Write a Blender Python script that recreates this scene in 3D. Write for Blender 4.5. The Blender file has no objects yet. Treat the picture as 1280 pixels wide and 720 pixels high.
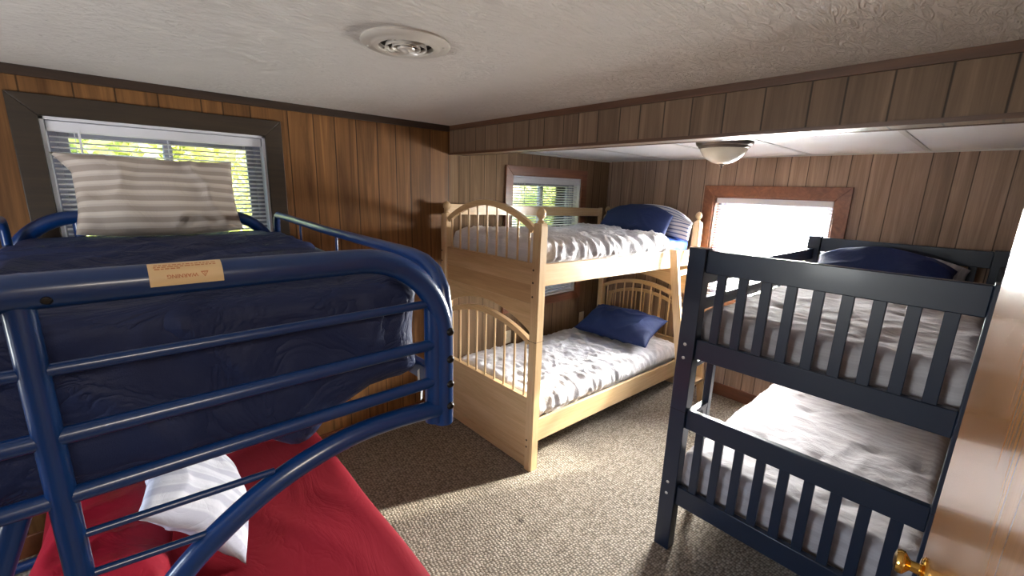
import bpy, bmesh, math, random
from math import sin, cos, pi, radians, sqrt
from mathutils import Vector, Matrix, noise
from mathutils.geometry import tessellate_polygon
random.seed(7)
S = bpy.context.scene
COL = S.collection

# ------------------------------------------------------------------ camera
CAM_Z = 1.70
yaw, pitch, roll = radians(42.469), radians(12.893), radians(1.735)
cy, sy, cp, sp = cos(yaw), sin(yaw), cos(pitch), sin(pitch)
fw = Vector((sy * cp, cy * cp, -sp)); rt = Vector((cy, -sy, 0)); up = rt.cross(fw)
r2 = rt * cos(roll) + up * sin(roll); u2 = up * cos(roll) - rt * sin(roll)
cam_d = bpy.data.cameras.new('camera'); cam = bpy.data.objects.new('camera', cam_d); COL.objects.link(cam)
cam_d.sensor_width = 36; cam_d.lens = 539.35 / 1280 * 36; cam_d.clip_start = 0.02; cam_d.clip_end = 200
M = Matrix((r2, u2, -fw)).transposed().to_4x4(); M.translation = (0, 0, CAM_Z)
cam.matrix_world = M
S.camera = cam
S.view_settings.view_transform = 'Standard'; S.view_settings.look = 'None'
S.view_settings.gamma = 1; S.view_settings.use_curve_mapping = False
S.view_settings.exposure = 1.02

# ------------------------------------------------------------------ light
SUN_DIR = Vector((-0.86, 0.284, -0.45))
W = bpy.data.worlds.new('sky'); S.world = W; W.use_nodes = True
nt = W.node_tree; nt.nodes.clear()
wo = nt.nodes.new('ShaderNodeOutputWorld'); bg = nt.nodes.new('ShaderNodeBackground'); sk = nt.nodes.new('ShaderNodeTexSky')
sk.sky_type = 'NISHITA'; sk.sun_disc = False; sk.sun_elevation = radians(27); sk.sun_rotation = radians(108)
sk.dust_density = 2.0; sk.air_density = 1.0
bg.inputs[1].default_value = 1.1
nt.links.new(sk.outputs[0], bg.inputs[0]); nt.links.new(bg.outputs[0], wo.inputs[0])
sun_d = bpy.data.lights.new('sun', 'SUN'); sun = bpy.data.objects.new('sun', sun_d); COL.objects.link(sun)
sun_d.energy = 9.0; sun_d.angle = radians(2.0); sun_d.color = (1.0, 0.93, 0.82)
sun.rotation_euler = SUN_DIR.to_track_quat('-Z', 'Y').to_euler(); sun.location = (9, -2, 6)

def area(name, loc, direction, sx, sz, watts, color):
    d = bpy.data.lights.new(name, 'AREA'); o = bpy.data.objects.new(name, d); COL.objects.link(o)
    d.shape = 'RECTANGLE'; d.size = sx; d.size_y = sz; d.energy = watts; d.color = color
    o.location = loc; o.rotation_euler = Vector(direction).to_track_quat('-Z', 'Z').to_euler()
    return o
# daylight of the glaring sky outside the far window
area('daylight_far_window', (4.15, 1.18, 1.33), (-1, 0.06, -0.12), 1.4, 1.3, 840, (1.0, 0.97, 0.95))
# added warm fill light, unseen in the hallway beyond the open doorway
area('hallway_added_fill', (0.0, -0.95, 2.2), (0, 0.12, -1), 0.5, 0.5, 15, (1.0, 0.88, 0.74))
# added fill light at an unseen rear window put in to brighten the room
area('added_fill_rear', (-1.70, 1.20, 1.35), (1, 0, -0.05), 1.0, 0.9, 24, (0.95, 0.97, 1.0))

# ------------------------------------------------------------------ node helpers
def new_mat(name):
    m = bpy.data.materials.new(name); m.use_nodes = True
    n = m.node_tree.nodes; n.clear()
    out = n.new('ShaderNodeOutputMaterial'); b = n.new('ShaderNodeBsdfPrincipled')
    m.node_tree.links.new(b.outputs[0], out.inputs[0])
    return m, m.node_tree, b
def N(t, kind, **kw):
    n = t.nodes.new(kind)
    for k, v in kw.items(): setattr(n, k, v)
    return n
def L(t, a, b): t.links.new(a, b)
def setin(n, **kw):
    for k, v in kw.items(): n.inputs[k.replace('_', ' ')].default_value = v
def math_n(t, op, a, b=None, c=None):
    n = N(t, 'ShaderNodeMath', operation=op)
    for i, v in enumerate((a, b, c)):
        if v is None: continue
        if isinstance(v, (int, float)): n.inputs[i].default_value = v
        else: L(t, v, n.inputs[i])
    return n.outputs[0]
def ramp(t, fac, stops, interp='LINEAR'):
    n = N(t, 'ShaderNodeValToRGB'); e = n.color_ramp.elements; n.color_ramp.interpolation = interp
    while len(e) < len(stops): e.new(0.5)
    for x, (p, c) in zip(e, stops):
        x.position = p; x.color = (c[0], c[1], c[2], 1) if not isinstance(c, (int, float)) else (c, c, c, 1)
    if fac is not None: L(t, fac, n.inputs[0])
    return n.outputs[0]
def mix(t, fac, a, b, blend='MIX'):
    n = N(t, 'ShaderNodeMix', data_type='RGBA', blend_type=blend)
    for i, v in ((0, fac), (6, a), (7, b)):
        if isinstance(v, (int, float)): n.inputs[i].default_value = v
        elif isinstance(v, tuple): n.inputs[i].default_value = (*v, 1)
        else: L(t, v, n.inputs[i])
    return n.outputs[2]
def bump(t, b, h, strength=0.3, dist=0.01):
    n = N(t, 'ShaderNodeBump'); n.inputs['Strength'].default_value = strength; n.inputs['Distance'].default_value = dist
    L(t, h, n.inputs['Height']); L(t, n.outputs[0], b.inputs['Normal'])
def noise_n(t, vec, scale, detail=3, rough=0.55, dist=0.0):
    n = N(t, 'ShaderNodeTexNoise'); setin(n, Scale=scale, Detail=detail, Roughness=rough, Distortion=dist)
    if vec is not None: L(t, vec, n.inputs['Vector'])
    return n.outputs[0]
def scaled(t, vec, s):
    n = N(t, 'ShaderNodeVectorMath', operation='MULTIPLY'); L(t, vec, n.inputs[0]); n.inputs[1].default_value = s
    return n.outputs[0]
def pos(t): return N(t, 'ShaderNodeNewGeometry').outputs['Position']
def objc(t): return N(t, 'ShaderNodeTexCoord').outputs['Object']
def uvc(t): return N(t, 'ShaderNodeTexCoord').outputs['UV']

def plain(name, color, rough=0.5, metal=0.0, coat=0.0, noise_amt=0.0, noise_scale=20, spec=0.5):
    m, t, b = new_mat(name)
    b.inputs['Base Color'].default_value = (*color, 1); b.inputs['Roughness'].default_value = rough
    b.inputs['Metallic'].default_value = metal; b.inputs['Coat Weight'].default_value = coat
    b.inputs['Coat Roughness'].default_value = 0.12; b.inputs['Specular IOR Level'].default_value = spec
    if noise_amt:
        f = noise_n(t, objc(t), noise_scale, 4)
        c = mix(t, f, tuple(x * (1 - noise_amt) for x in color), tuple(min(1, x * (1 + noise_amt)) for x in color))
        L(t, c, b.inputs['Base Color'])
    return m

def panel(name, axis, dark, light, scale=9.0, off=0.0, rough=0.5, spec=0.25):
    """vertical grooved wood panelling; axis = which world axis runs along the wall"""
    m, t, b = new_mat(name)
    p = pos(t); s = N(t, 'ShaderNodeSeparateXYZ'); L(t, p, s.inputs[0])
    c = s.outputs[axis]
    w = math_n(t, 'ADD', math_n(t, 'MULTIPLY', c, scale), off)
    ve = N(t, 'ShaderNodeTexVoronoi', voronoi_dimensions='1D', feature='DISTANCE_TO_EDGE'); L(t, w, ve.inputs['W']); setin(ve, Scale=1.0, Randomness=0.75)
    vc = N(t, 'ShaderNodeTexVoronoi', voronoi_dimensions='1D', feature='F1'); L(t, w, vc.inputs['W']); setin(vc, Scale=1.0, Randomness=0.75)
    tone = N(t, 'ShaderNodeSeparateColor'); L(t, vc.outputs['Color'], tone.inputs[0])
    sc = [3.0, 3.0, 0.9]; sc[axis] = 17.0
    shift = N(t, 'ShaderNodeCombineXYZ'); L(t, math_n(t, 'MULTIPLY', tone.outputs[1], 9.0), shift.inputs[2])
    va = N(t, 'ShaderNodeVectorMath', operation='ADD'); L(t, scaled(t, p, sc), va.inputs[0]); L(t, shift.outputs[0], va.inputs[1])
    g = noise_n(t, va.outputs[0], 1.0, 6, 0.6, 1.2)
    fine = [8.0, 8.0, 3.0]; fine[axis] = 170.0
    g2 = noise_n(t, scaled(t, p, fine), 1.0, 3, 0.6)
    col = ramp(t, g, [(0.30, dark), (0.55, tuple((a + b_) / 2 for a, b_ in zip(dark, light))), (0.72, light)])
    col = mix(t, 0.22, col, ramp(t, g2, [(0.35, 0.35), (0.65, 1.0)]), 'MULTIPLY')
    tn = ramp(t, tone.outputs[0], [(0.0, 0.84), (1.0, 1.10)])
    col = mix(t, 1.0, col, tn, 'MULTIPLY')
    groove = ramp(t, ve.outputs['Distance'], [(0.0, 0.22), (0.014, 0.3), (0.032, 1.0)])
    col = mix(t, 1.0, col, groove, 'MULTIPLY')
    L(t, col, b.inputs['Base Color']); b.inputs['Roughness'].default_value = rough; b.inputs['Specular IOR Level'].default_value = spec
    bump(t, b, groove, 0.2, 0.002)
    return m

def timber(name, dark, light, axis=0, rough=0.35, coat=0.2, scale=1.0, spread=1.0):
    """smooth furniture wood with grain along a local axis"""
    m, t, b = new_mat(name)
    sc = [16 * scale] * 3; sc[axis] = 1.2 * scale
    g = noise_n(t, scaled(t, objc(t), sc), 1.0, 5, 0.6, 1.5)
    f2 = [140] * 3; f2[axis] = 4
    g2 = noise_n(t, scaled(t, objc(t), f2), 1.0, 2)
    col = ramp(t, g, [(0.3, dark), (0.7, light)])
    col = mix(t, 0.12 * spread, col, ramp(t, g2, [(0.4, 0.4), (0.6, 1.0)]), 'MULTIPLY')
    L(t, col, b.inputs['Base Color']); b.inputs['Roughness'].default_value = rough
    b.inputs['Coat Weight'].default_value = coat; b.inputs['Coat Roughness'].default_value = 0.2
    return m

def cloth(name, color, rough=0.85, sheen=0.3, wr_scale=9.0, wr=0.25, aniso=(1, 1, 1), dist=0.006, stripes=None):
    m, t, b = new_mat(name)
    p = objc(t)
    n1 = noise_n(t, scaled(t, p, aniso), wr_scale, 4, 0.55, 1.6)
    rid = math_n(t, 'ABSOLUTE', math_n(t, 'SUBTRACT', n1, 0.5))
    rid = math_n(t, 'POWER', rid, 0.6)
    weave = noise_n(t, p, 420, 1)
    h = math_n(t, 'ADD', rid, math_n(t, 'MULTIPLY', weave, 0.03))
    b.inputs['Base Color'].default_value = (*color, 1)
    if stripes:
        L(t, stripes(t, color), b.inputs['Base Color'])
    b.inputs['Roughness'].default_value = rough
    b.inputs['Sheen Weight'].default_value = sheen; b.inputs['Specular IOR Level'].default_value = 0.25
    bump(t, b, h, wr, dist)
    return m

# ------------------------------------------------------------------ materials
MAT = {}
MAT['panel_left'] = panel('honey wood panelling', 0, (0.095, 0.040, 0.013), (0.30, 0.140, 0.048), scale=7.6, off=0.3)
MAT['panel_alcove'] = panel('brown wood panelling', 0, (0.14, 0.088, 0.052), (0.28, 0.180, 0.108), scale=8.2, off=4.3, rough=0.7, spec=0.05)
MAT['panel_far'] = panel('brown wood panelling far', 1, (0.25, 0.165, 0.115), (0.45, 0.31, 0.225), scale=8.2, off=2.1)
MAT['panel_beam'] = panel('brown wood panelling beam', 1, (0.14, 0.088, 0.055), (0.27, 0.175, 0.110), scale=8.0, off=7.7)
MAT['panel_soffit'] = panel('varnished soffit boards', 1, (0.15, 0.090, 0.050), (0.30, 0.19, 0.11), scale=8.0, off=7.7, rough=0.42, spec=0.5)
MAT['trim_dark'] = timber('dark stained trim', (0.018, 0.009, 0.005), (0.045, 0.022, 0.011), 0, 0.5, 0.1)
MAT['casing_backlit'] = timber('casing with painted backlit shade', (0.020, 0.012, 0.006), (0.040, 0.024, 0.012), 0, 0.5, 0.1)  # same casing wood, its backlit shade put into a darker colour
MAT['casing_red'] = timber('reddish brown casing', (0.13, 0.042, 0.018), (0.25, 0.090, 0.038), 0, 0.45, 0.15)
MAT['base_red'] = timber('reddish brown baseboard', (0.12, 0.036, 0.014), (0.19, 0.062, 0.024), 1, 0.45, 0.15)
MAT['beam_trim'] = timber('brown trim strip', (0.07, 0.03, 0.014), (0.14, 0.062, 0.03), 1, 0.4, 0.2)
MAT['blond'] = timber('blond maple', (0.56, 0.365, 0.185), (0.70, 0.50, 0.285), 0, 0.35, 0.25)
MAT['blond_y'] = timber('blond maple crosswise', (0.54, 0.345, 0.17), (0.68, 0.475, 0.265), 1, 0.38, 0.2)
MAT['blond_z'] = timber('blond maple upright', (0.56, 0.365, 0.185), (0.70, 0.50, 0.285), 2, 0.35, 0.25)
MAT['maple_dark'] = timber('darker maple board', (0.47, 0.285, 0.135), (0.58, 0.375, 0.19), 1, 0.45, 0.1)  # darker maple for the recessed panel board
MAT['navy_wood'] = plain('navy painted wood', (0.0060, 0.0150, 0.036), 0.36, 0, 0.2, 0.12, 6)
MAT['blue_metal'] = plain('glossy blue enamel', (0.0018, 0.0265, 0.125), 0.28, 0, 0.2, 0.05, 8)
MAT['bolt_black'] = plain('blackened bolt', (0.012, 0.010, 0.010), 0.45, 0.6)
MAT['bolt_hole'] = plain('dark bolt recess', (0.05, 0.025, 0.012), 0.6)
MAT['steel'] = plain('zinc bolt', (0.55, 0.54, 0.52), 0.35, 0.9)
MAT['brass'] = plain('polished brass', (0.80, 0.50, 0.13), 0.16, 1.0)
MAT['white_vinyl'] = plain('white vinyl', (0.68, 0.68, 0.73), 0.4)
MAT['sash_shaded'] = plain('vinyl sash with painted backlit shade', (0.30, 0.30, 0.37), 0.45)  # white vinyl darkened to grey: backlit shade is put into the colour
MAT['white_enamel'] = plain('off white enamel', (0.60, 0.55, 0.49), 0.28, 0, 0.4)
MAT['vent_dark'] = plain('dark duct', (0.02, 0.017, 0.014), 0.8)
MAT['bronze'] = plain('brushed pewter', (0.16, 0.13, 0.11), 0.35, 0.8)
MAT['bowl'] = plain('cream glass bowl', (0.82, 0.77, 0.64), 0.25, 0, 0.5, 0.06, 14)
MAT['ivory'] = plain('ivory plastic', (0.62, 0.52, 0.36), 0.4)
MAT['bark'] = plain('grey bark', (0.10, 0.075, 0.05), 0.9, 0, 0, 0.3, 12)
MAT['grass'] = plain('pale dry grass', (0.35, 0.36, 0.16), 0.95, 0, 0, 0.35, 3)
MAT['siding'] = plain('white house siding', (0.75, 0.74, 0.72), 0.7)
MAT['roofing'] = plain('pale roof sheet', (0.70, 0.68, 0.70), 0.6)
MAT['tbar'] = plain('painted metal ceiling bar', (0.52, 0.50, 0.48), 0.4)
MAT['plaster_wall'] = plain('cream painted wall', (0.62, 0.56, 0.47), 0.8)
MAT['label'] = plain('manila warning label', (0.72, 0.53, 0.30), 0.5, 0, 0, 0.05, 40)
MAT['label_ink'] = plain('faded orange ink', (0.50, 0.19, 0.085), 0.6)
MAT['white_tape'] = plain('white cotton tape', (0.75, 0.75, 0.78), 0.8)

def ceiling_mat():
    m, t, b = new_mat('textured plaster ceiling')
    p = pos(t)
    n1 = noise_n(t, scaled(t, p, (9, 34, 1)), 1.0, 4, 0.6, 2.2)
    n2 = noise_n(t, p, 60, 3)
    h = math_n(t, 'ADD', ramp(t, n1, [(0.42, 0.0), (0.58, 1.0)]), math_n(t, 'MULTIPLY', n2, 0.25))
    c = mix(t, noise_n(t, p, 1.5, 3), (0.66, 0.61, 0.56), (0.74, 0.69, 0.64))
    L(t, c, b.inputs['Base Color']); b.inputs['Roughness'].default_value = 0.75
    bump(t, b, h, 0.6, 0.008)
    return m
MAT['ceiling'] = ceiling_mat()
MAT['tile'] = plain('white ceiling tile', (0.72, 0.70, 0.70), 0.7, 0, 0, 0.05, 30)

def carpet_mat():
    m, t, b = new_mat('beige berber carpet')
    p = pos(t)
    rotn = N(t, 'ShaderNodeMapping'); rotn.inputs['Rotation'].default_value = (0, 0, radians(8)); L(t, p, rotn.inputs['Vector'])
    v = N(t, 'ShaderNodeTexVoronoi', feature='F1', voronoi_dimensions='2D'); setin(v, Scale=1.0, Randomness=0.55)
    L(t, scaled(t, rotn.outputs[0], (62, 95, 1)), v.inputs['Vector'])
    hgt = ramp(t, v.outputs['Distance'], [(0.0, 1.0), (0.62, 0.0)])
    sepc = N(t, 'ShaderNodeSeparateColor'); L(t, v.outputs['Color'], sepc.inputs[0])
    c = mix(t, sepc.outputs[0], (0.27, 0.225, 0.178), (0.46, 0.40, 0.33))
    c = mix(t, 0.75, c, ramp(t, hgt, [(0.0, 0.28), (0.65, 1.0)]), 'MULTIPLY')
    c = mix(t, 0.5, c, ramp(t, noise_n(t, p, 2.2, 4), [(0.3, 0.75), (0.7, 1.05)]), 'MULTIPLY')
    # a small dark spot trodden into the pile
    d = N(t, 'ShaderNodeVectorMath', operation='DISTANCE'); L(t, p, d.inputs[0]); d.inputs[1].default_value = (1.373, 1.376, 0)
    dn = math_n(t, 'ADD', d.outputs['Value'], math_n(t, 'MULTIPLY', noise_n(t, p, 90, 2), 0.012))
    c = mix(t, ramp(t, dn, [(0.0, 0.75), (0.018, 0.75), (0.026, 0.0)]), c, (0.05, 0.04, 0.035))
    L(t, c, b.inputs['Base Color']); b.inputs['Roughness'].default_value = 0.95; b.inputs['Specular IOR Level'].default_value = 0.1
    bump(t, b, hgt, 0.6, 0.006)
    return m
MAT['carpet'] = carpet_mat()

def glass_mat():
    m = bpy.data.materials.new('window glass'); m.use_nodes = True; t = m.node_tree; t.nodes.clear()
    o = N(t, 'ShaderNodeOutputMaterial'); tr = N(t, 'ShaderNodeBsdfTransparent'); gl = N(t, 'ShaderNodeBsdfGlossy'); mx = N(t, 'ShaderNodeMixShader')
    gl.inputs['Roughness'].default_value = 0.02; tr.inputs[0].default_value = (0.95, 0.97, 0.96, 1)
    fr = N(t, 'ShaderNodeFresnel'); fr.inputs[0].default_value = 1.35
    L(t, fr.outputs[0], mx.inputs[0]); L(t, tr.outputs[0], mx.inputs[1]); L(t, gl.outputs[0], mx.inputs[2]); L(t, mx.outputs[0], o.inputs[0])
    return m
MAT['glass'] = glass_mat()

def slat_mat():
    m, t, b = new_mat('white translucent slat')
    b.inputs['Base Color'].default_value = (0.80, 0.80, 0.83, 1); b.inputs['Roughness'].default_value = 0.4
    tl = N(t, 'ShaderNodeBsdfTranslucent'); tl.inputs[0].default_value = (0.80, 0.80, 0.83, 1)
    mx = N(t, 'ShaderNodeMixShader'); mx.inputs[0].default_value = 0.25
    out = [n for n in t.nodes if n.type == 'OUTPUT_MATERIAL'][0]
    L(t, b.outputs[0], mx.inputs[1]); L(t, tl.outputs[0], mx.inputs[2]); L(t, mx.outputs[0], out.inputs[0])
    return m
MAT['slat'] = slat_mat()

def leaf_mat():
    m, t, b = new_mat('sunlit leaves')
    c = mix(t, noise_n(t, pos(t), 2.3, 3), (0.42, 0.50, 0.13), (0.86, 0.86, 0.40))
    L(t, c, b.inputs['Base Color']); b.inputs['Roughness'].default_value = 0.6
    tl = N(t, 'ShaderNodeBsdfTranslucent'); L(t, c, tl.inputs[0])
    mx = N(t, 'ShaderNodeMixShader'); mx.inputs[0].default_value = 0.45
    out = [n for n in t.nodes if n.type == 'OUTPUT_MATERIAL'][0]
    L(t, b.outputs[0], mx.inputs[1]); L(t, tl.outputs[0], mx.inputs[2]); L(t, mx.outputs[0], out.inputs[0])
    return m
MAT['leaf'] = leaf_mat()

def door_mat():
    m, t, b = new_mat('varnished door veneer')
    p = objc(t)
    g = noise_n(t, scaled(t, p, (30, 30, 1.2)), 1.0, 5, 0.6, 1.0)
    c = ramp(t, g, [(0.3, (0.36, 0.165, 0.055)), (0.7, (0.46, 0.225, 0.082))])
    L(t, c, b.inputs['Base Color']); b.inputs['Roughness'].default_value = 0.24
    b.inputs['Coat Weight'].default_value = 0.35; b.inputs['Coat Roughness'].default_value = 0.10
    bump(t, b, noise_n(t, p, 2.5, 1), 0.015, 0.01)
    return m
MAT['door'] = door_mat()

def stripes_uv(c2, n, width=0.5, axis=1, jitter=True):
    def f(t, color):
        s = N(t, 'ShaderNodeSeparateXYZ'); L(t, uvc(t), s.inputs[0])
        w = math_n(t, 'MULTIPLY', s.outputs[axis], n)
        fr = math_n(t, 'FRACT', w)
        a = ramp(t, fr, [(0.0, 0.0), (0.08, 1.0), (width, 1.0), (width + 0.08, 0.0)])
        if jitter:
            b_ = math_n(t, 'FRACT', math_n(t, 'MULTIPLY', s.outputs[axis], n * 2.0))
            a2 = ramp(t, b_, [(0.0, 0.0), (0.1, 0.35), (0.4, 0.35), (0.5, 0.0)])
            mm = N(t, 'ShaderNodeMath', operation='MAXIMUM'); L(t, a, mm.inputs[0]); L(t, a2, mm.inputs[1]); a = mm.outputs[0]
        return mix(t, a, tuple(color), c2)
    return f
def stripes_world(c2, period, power=1.0):
    def f(t, color):
        s = N(t, 'ShaderNodeSeparateXYZ'); L(t, pos(t), s.inputs[0])
        v = math_n(t, 'SUBTRACT', s.outputs[0], s.outputs[2])
        v = math_n(t, 'ADD', v, math_n(t, 'MULTIPLY', noise_n(t, pos(t), 3.0, 2), 0.05))
        fr = math_n(t, 'FRACT', math_n(t, 'MULTIPLY', v, 1.0 / period))
        a = ramp(t, fr, [(0.0, 0.0), (0.12, 1.0), (0.45, 1.0), (0.57, 0.0)])
        a2 = ramp(t, math_n(t, 'FRACT', math_n(t, 'MULTIPLY', v, 4.0 / period)), [(0.2, 0.0), (0.4, 0.4), (0.6, 0.4), (0.8, 0.0)])
        mm = N(t, 'ShaderNodeMath', operation='MAXIMUM'); L(t, a, mm.inputs[0]); L(t, a2, mm.inputs[1])
        return mix(t, mm.outputs[0], tuple(color), c2)
    return f
MAT['navy_sheet'] = cloth('navy cotton sheet', (0.015, 0.024, 0.078), 0.58, 0.0, 3.0, 0.6, (1, 2.2, 1), 0.03)
MAT['red_sheet'] = cloth('crimson sheet', (0.185, 0.0020, 0.011), 0.8, 0.0, 3.0, 0.18, (2.0, 0.8, 1), 0.015)
MAT['white_comforter'] = cloth('white satin stripe comforter', (0.66, 0.65, 0.69), 0.6, 0.0, 12.0, 0.4, (1.8, 0.6, 1), 0.009, stripes_world((0.60, 0.59, 0.63), 0.07))
MAT['quilt'] = cloth('grey lilac striped quilt', (0.46, 0.43, 0.44), 0.85, 0.0, 7.0, 0.28, (1.4, 1, 1), 0.012, stripes_world((0.41, 0.375, 0.385), 0.05))
MAT['beige_stripe'] = cloth('beige striped ticking', (0.54, 0.48, 0.43), 0.9, 0.0, 5.0, 0.35, (1, 1, 1), 0.012, stripes_uv((0.34, 0.29, 0.255), 8))
MAT['white_stripe'] = cloth('white striped cotton', (0.46, 0.46, 0.52), 0.85, 0.0, 7.0, 0.3, (1, 1, 1), 0.012, stripes_uv((0.34, 0.34, 0.41), 9, 0.4, 0))
MAT['navy_pillow'] = cloth('navy pillowcase', (0.0115, 0.0225, 0.088), 0.75, 0.0, 5.0, 0.3, (1, 1, 1), 0.012)
MAT['royal_sheet'] = cloth('royal blue sheet', (0.035, 0.105, 0.42), 0.7, 0.0, 10.0, 0.4, (2.5, 1, 1), 0.012)
MAT['plaid'] = cloth('white pillowcase with fine blue stripes', (0.66, 0.67, 0.73), 0.8, 0.0, 6.0, 0.25, (1, 1, 1), 0.01, stripes_uv((0.13, 0.17, 0.32), 9, 0.30, 1, False))
MAT['red_pillow'] = cloth('crimson pillowcase', (0.21, 0.0025, 0.013), 0.6, 0.0, 4.5, 0.3, (1, 1, 1), 0.012)
MAT['ticking'] = cloth('white mattress ticking', (0.70, 0.69, 0.70), 0.85, 0.1, 8, 0.1, (1, 1, 1), 0.005)

# ------------------------------------------------------------------ mesh helpers
WL = {}
def wl(o): return WL.get(o.name, Vector((0, 0, 0)))
def tag(o, label=None, cat=None, group=None, kind=None):
    if label: o['label'] = label
    if cat: o['category'] = cat
    if group: o['group'] = group
    if kind: o['kind'] = kind
    return o
def thing(name, label, cat, loc, group=None):
    o = bpy.data.objects.new(name, None); COL.objects.link(o); o.empty_display_size = 0.1
    o.location = loc; WL[o.name] = Vector(loc)
    return tag(o, label, cat, group)
def finish(name, bm, mat, parent=None, smooth=None, bevel=0.0, base=False):
    """link a bmesh (world coordinates) as one object"""
    bmesh.ops.recalc_face_normals(bm, faces=bm.faces)
    vs = [v.co for v in bm.verts]
    lo = Vector([min(v[i] for v in vs) for i in range(3)]); hi = Vector([max(v[i] for v in vs) for i in range(3)])
    c = (lo + hi) / 2
    if parent is None: c.z = lo.z
    for v in bm.verts: v.co -= c
    me = bpy.data.meshes.new(name); bm.to_mesh(me); bm.free()
    o = bpy.data.objects.new(name, me); COL.objects.link(o)
    me.materials.append(MAT[mat] if isinstance(mat, str) else mat)
    if smooth is not None:
        for p in me.polygons: p.use_smooth = True
        if smooth < 180: me.set_sharp_from_angle(angle=radians(smooth))
    if parent is not None:
        o.parent = parent; o.location = c - wl(parent)
    else: o.location = c
    WL[o.name] = c.copy()
    if bevel:
        md = o.modifiers.new('bevel', 'BEVEL'); md.width = bevel; md.segments = 2; md.limit_method = 'ANGLE'; md.angle_limit = radians(40)
        if smooth is None:
            for p in me.polygons: p.use_smooth = True
            me.set_sharp_from_angle(angle=radians(35))
    return o
def struct(name, bm, mat, parent=None, **k):
    o = finish(name, bm, mat, parent, **k)
    if parent is None: o['kind'] = 'structure'
    return o
def BM(): return bmesh.new()
def box(bm, x0, x1, y0, y1, z0, z1, top=None):
    """box; top=(dz at x1) lets a rail slope along X"""
    d = top or 0.0
    co = [(x0, y0, z0), (x1, y0, z0 + d), (x1, y1, z0 + d), (x0, y1, z0), (x0, y0, z1), (x1, y0, z1 + d), (x1, y1, z1 + d), (x0, y1, z1)]
    v = [bm.verts.new(c) for c in co]
    for f in ((0, 1, 2, 3), (4, 5, 6, 7), (0, 1, 5, 4), (1, 2, 6, 5), (2, 3, 7, 6), (3, 0, 4, 7)): bm.faces.new([v[i] for i in f])
    return bm
def frames(pts, closed=False):
    P = [Vector(p) for p in pts]; n = len(P); T = []
    for i in range(n):
        a = P[max(i - 1, 0)]; b = P[min(i + 1, n - 1)]; T.append((b - a).normalized())
    ref = Vector((0, 0, 1)) if abs(T[0].z) < 0.9 else Vector((1, 0, 0))
    U = (ref - T[0] * ref.dot(T[0])).normalized(); out = []
    for i in range(n):
        U = (U - T[i] * U.dot(T[i])).normalized(); out.append((P[i], U.copy(), T[i].cross(U)))
    return out
def tube(bm, pts, r, seg=16, cap=True):
    fr = frames(pts); rings = []
    for i, (p, u, v) in enumerate(fr):
        rr = r[i] if isinstance(r, (list, tuple)) else r
        rings.append([bm.verts.new(p + (u * cos(2 * pi * k / seg) + v * sin(2 * pi * k / seg)) * rr) for k in range(seg)])
    for a, b in zip(rings, rings[1:]):
        for k in range(seg): bm.faces.new((a[k], a[(k + 1) % seg], b[(k + 1) % seg], b[k]))
    if cap: bm.faces.new(rings[0]); bm.faces.new(rings[-1])
    return bm
def lathe(bm, prof, center, axis='z', seg=32, sx=1.0):
    """prof: list of (radius, height)"""
    c = Vector(center); rings = []
    ax = {'z': (Vector((1, 0, 0)), Vector((0, 1, 0)), Vector((0, 0, 1))), 'y': (Vector((1, 0, 0)), Vector((0, 0, 1)), Vector((0, 1, 0))), 'x': (Vector((0, 1, 0)), Vector((0, 0, 1)), Vector((1, 0, 0)))}
    e1, e2, e3 = ax[axis] if isinstance(axis, str) else axis
    for r, h in prof:
        if r < 1e-5: rings.append([bm.verts.new(c + e3 * h)])
        else: rings.append([bm.verts.new(c + e3 * h + (e1 * cos(2 * pi * k / seg) * sx + e2 * sin(2 * pi * k / seg)) * r) for k in range(seg)])
    for a, b in zip(rings, rings[1:]):
        if len(a) == 1 and len(b) == 1: continue
        for k in range(seg):
            k2 = (k + 1) % seg
            if len(a) == 1: bm.faces.new((a[0], b[k], b[k2]))
            elif len(b) == 1: bm.faces.new((a[k], a[k2], b[0]))
            else: bm.faces.new((a[k], a[k2], b[k2], b[k]))
    return bm
def prism(bm, poly, axis, a0, a1):
    """extrude a 2D polygon. axis 'x': poly=(y,z); 'y': poly=(x,z); 'z': poly=(x,y)"""
    def P(p, a):
        return {'x': (a, p[0], p[1]), 'y': (p[0], a, p[1]), 'z': (p[0], p[1], a)}[axis]
    A = [bm.verts.new(P(p, a0)) for p in poly]; B = [bm.verts.new(P(p, a1)) for p in poly]
    n = len(poly)
    for i in range(n): bm.faces.new((A[i], A[(i + 1) % n], B[(i + 1) % n], B[i]))
    for a_, b_, c_ in tessellate_polygon([[Vector((p[0], p[1], 0)) for p in poly]]):
        bm.faces.new((A[a_], A[b_], A[c_])); bm.faces.new((B[a_], B[c_], B[b_]))
    return bm
def arc(cx, cz, r, a0, a1, n): return [(cx + r * cos(radians(a0 + (a1 - a0) * i / n)), cz + r * sin(radians(a0 + (a1 - a0) * i / n))) for i in range(n + 1)]
def smoothpts(pts, n=8):
    """Catmull-Rom through points"""
    P = [Vector(p) for p in pts]; P = [P[0] * 2 - P[1]] + P + [P[-1] * 2 - P[-2]]; out = []
    for i in range(1, len(P) - 2):
        for k in range(n):
            t = k / n; a, b, c, d = P[i - 1:i + 3]
            out.append(0.5 * ((2 * b) + (c - a) * t + (2 * a - 5 * b + 4 * c - d) * t * t + (3 * b - a - 3 * c + d) * t ** 3))
    out.append(P[-2]); return out
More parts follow.
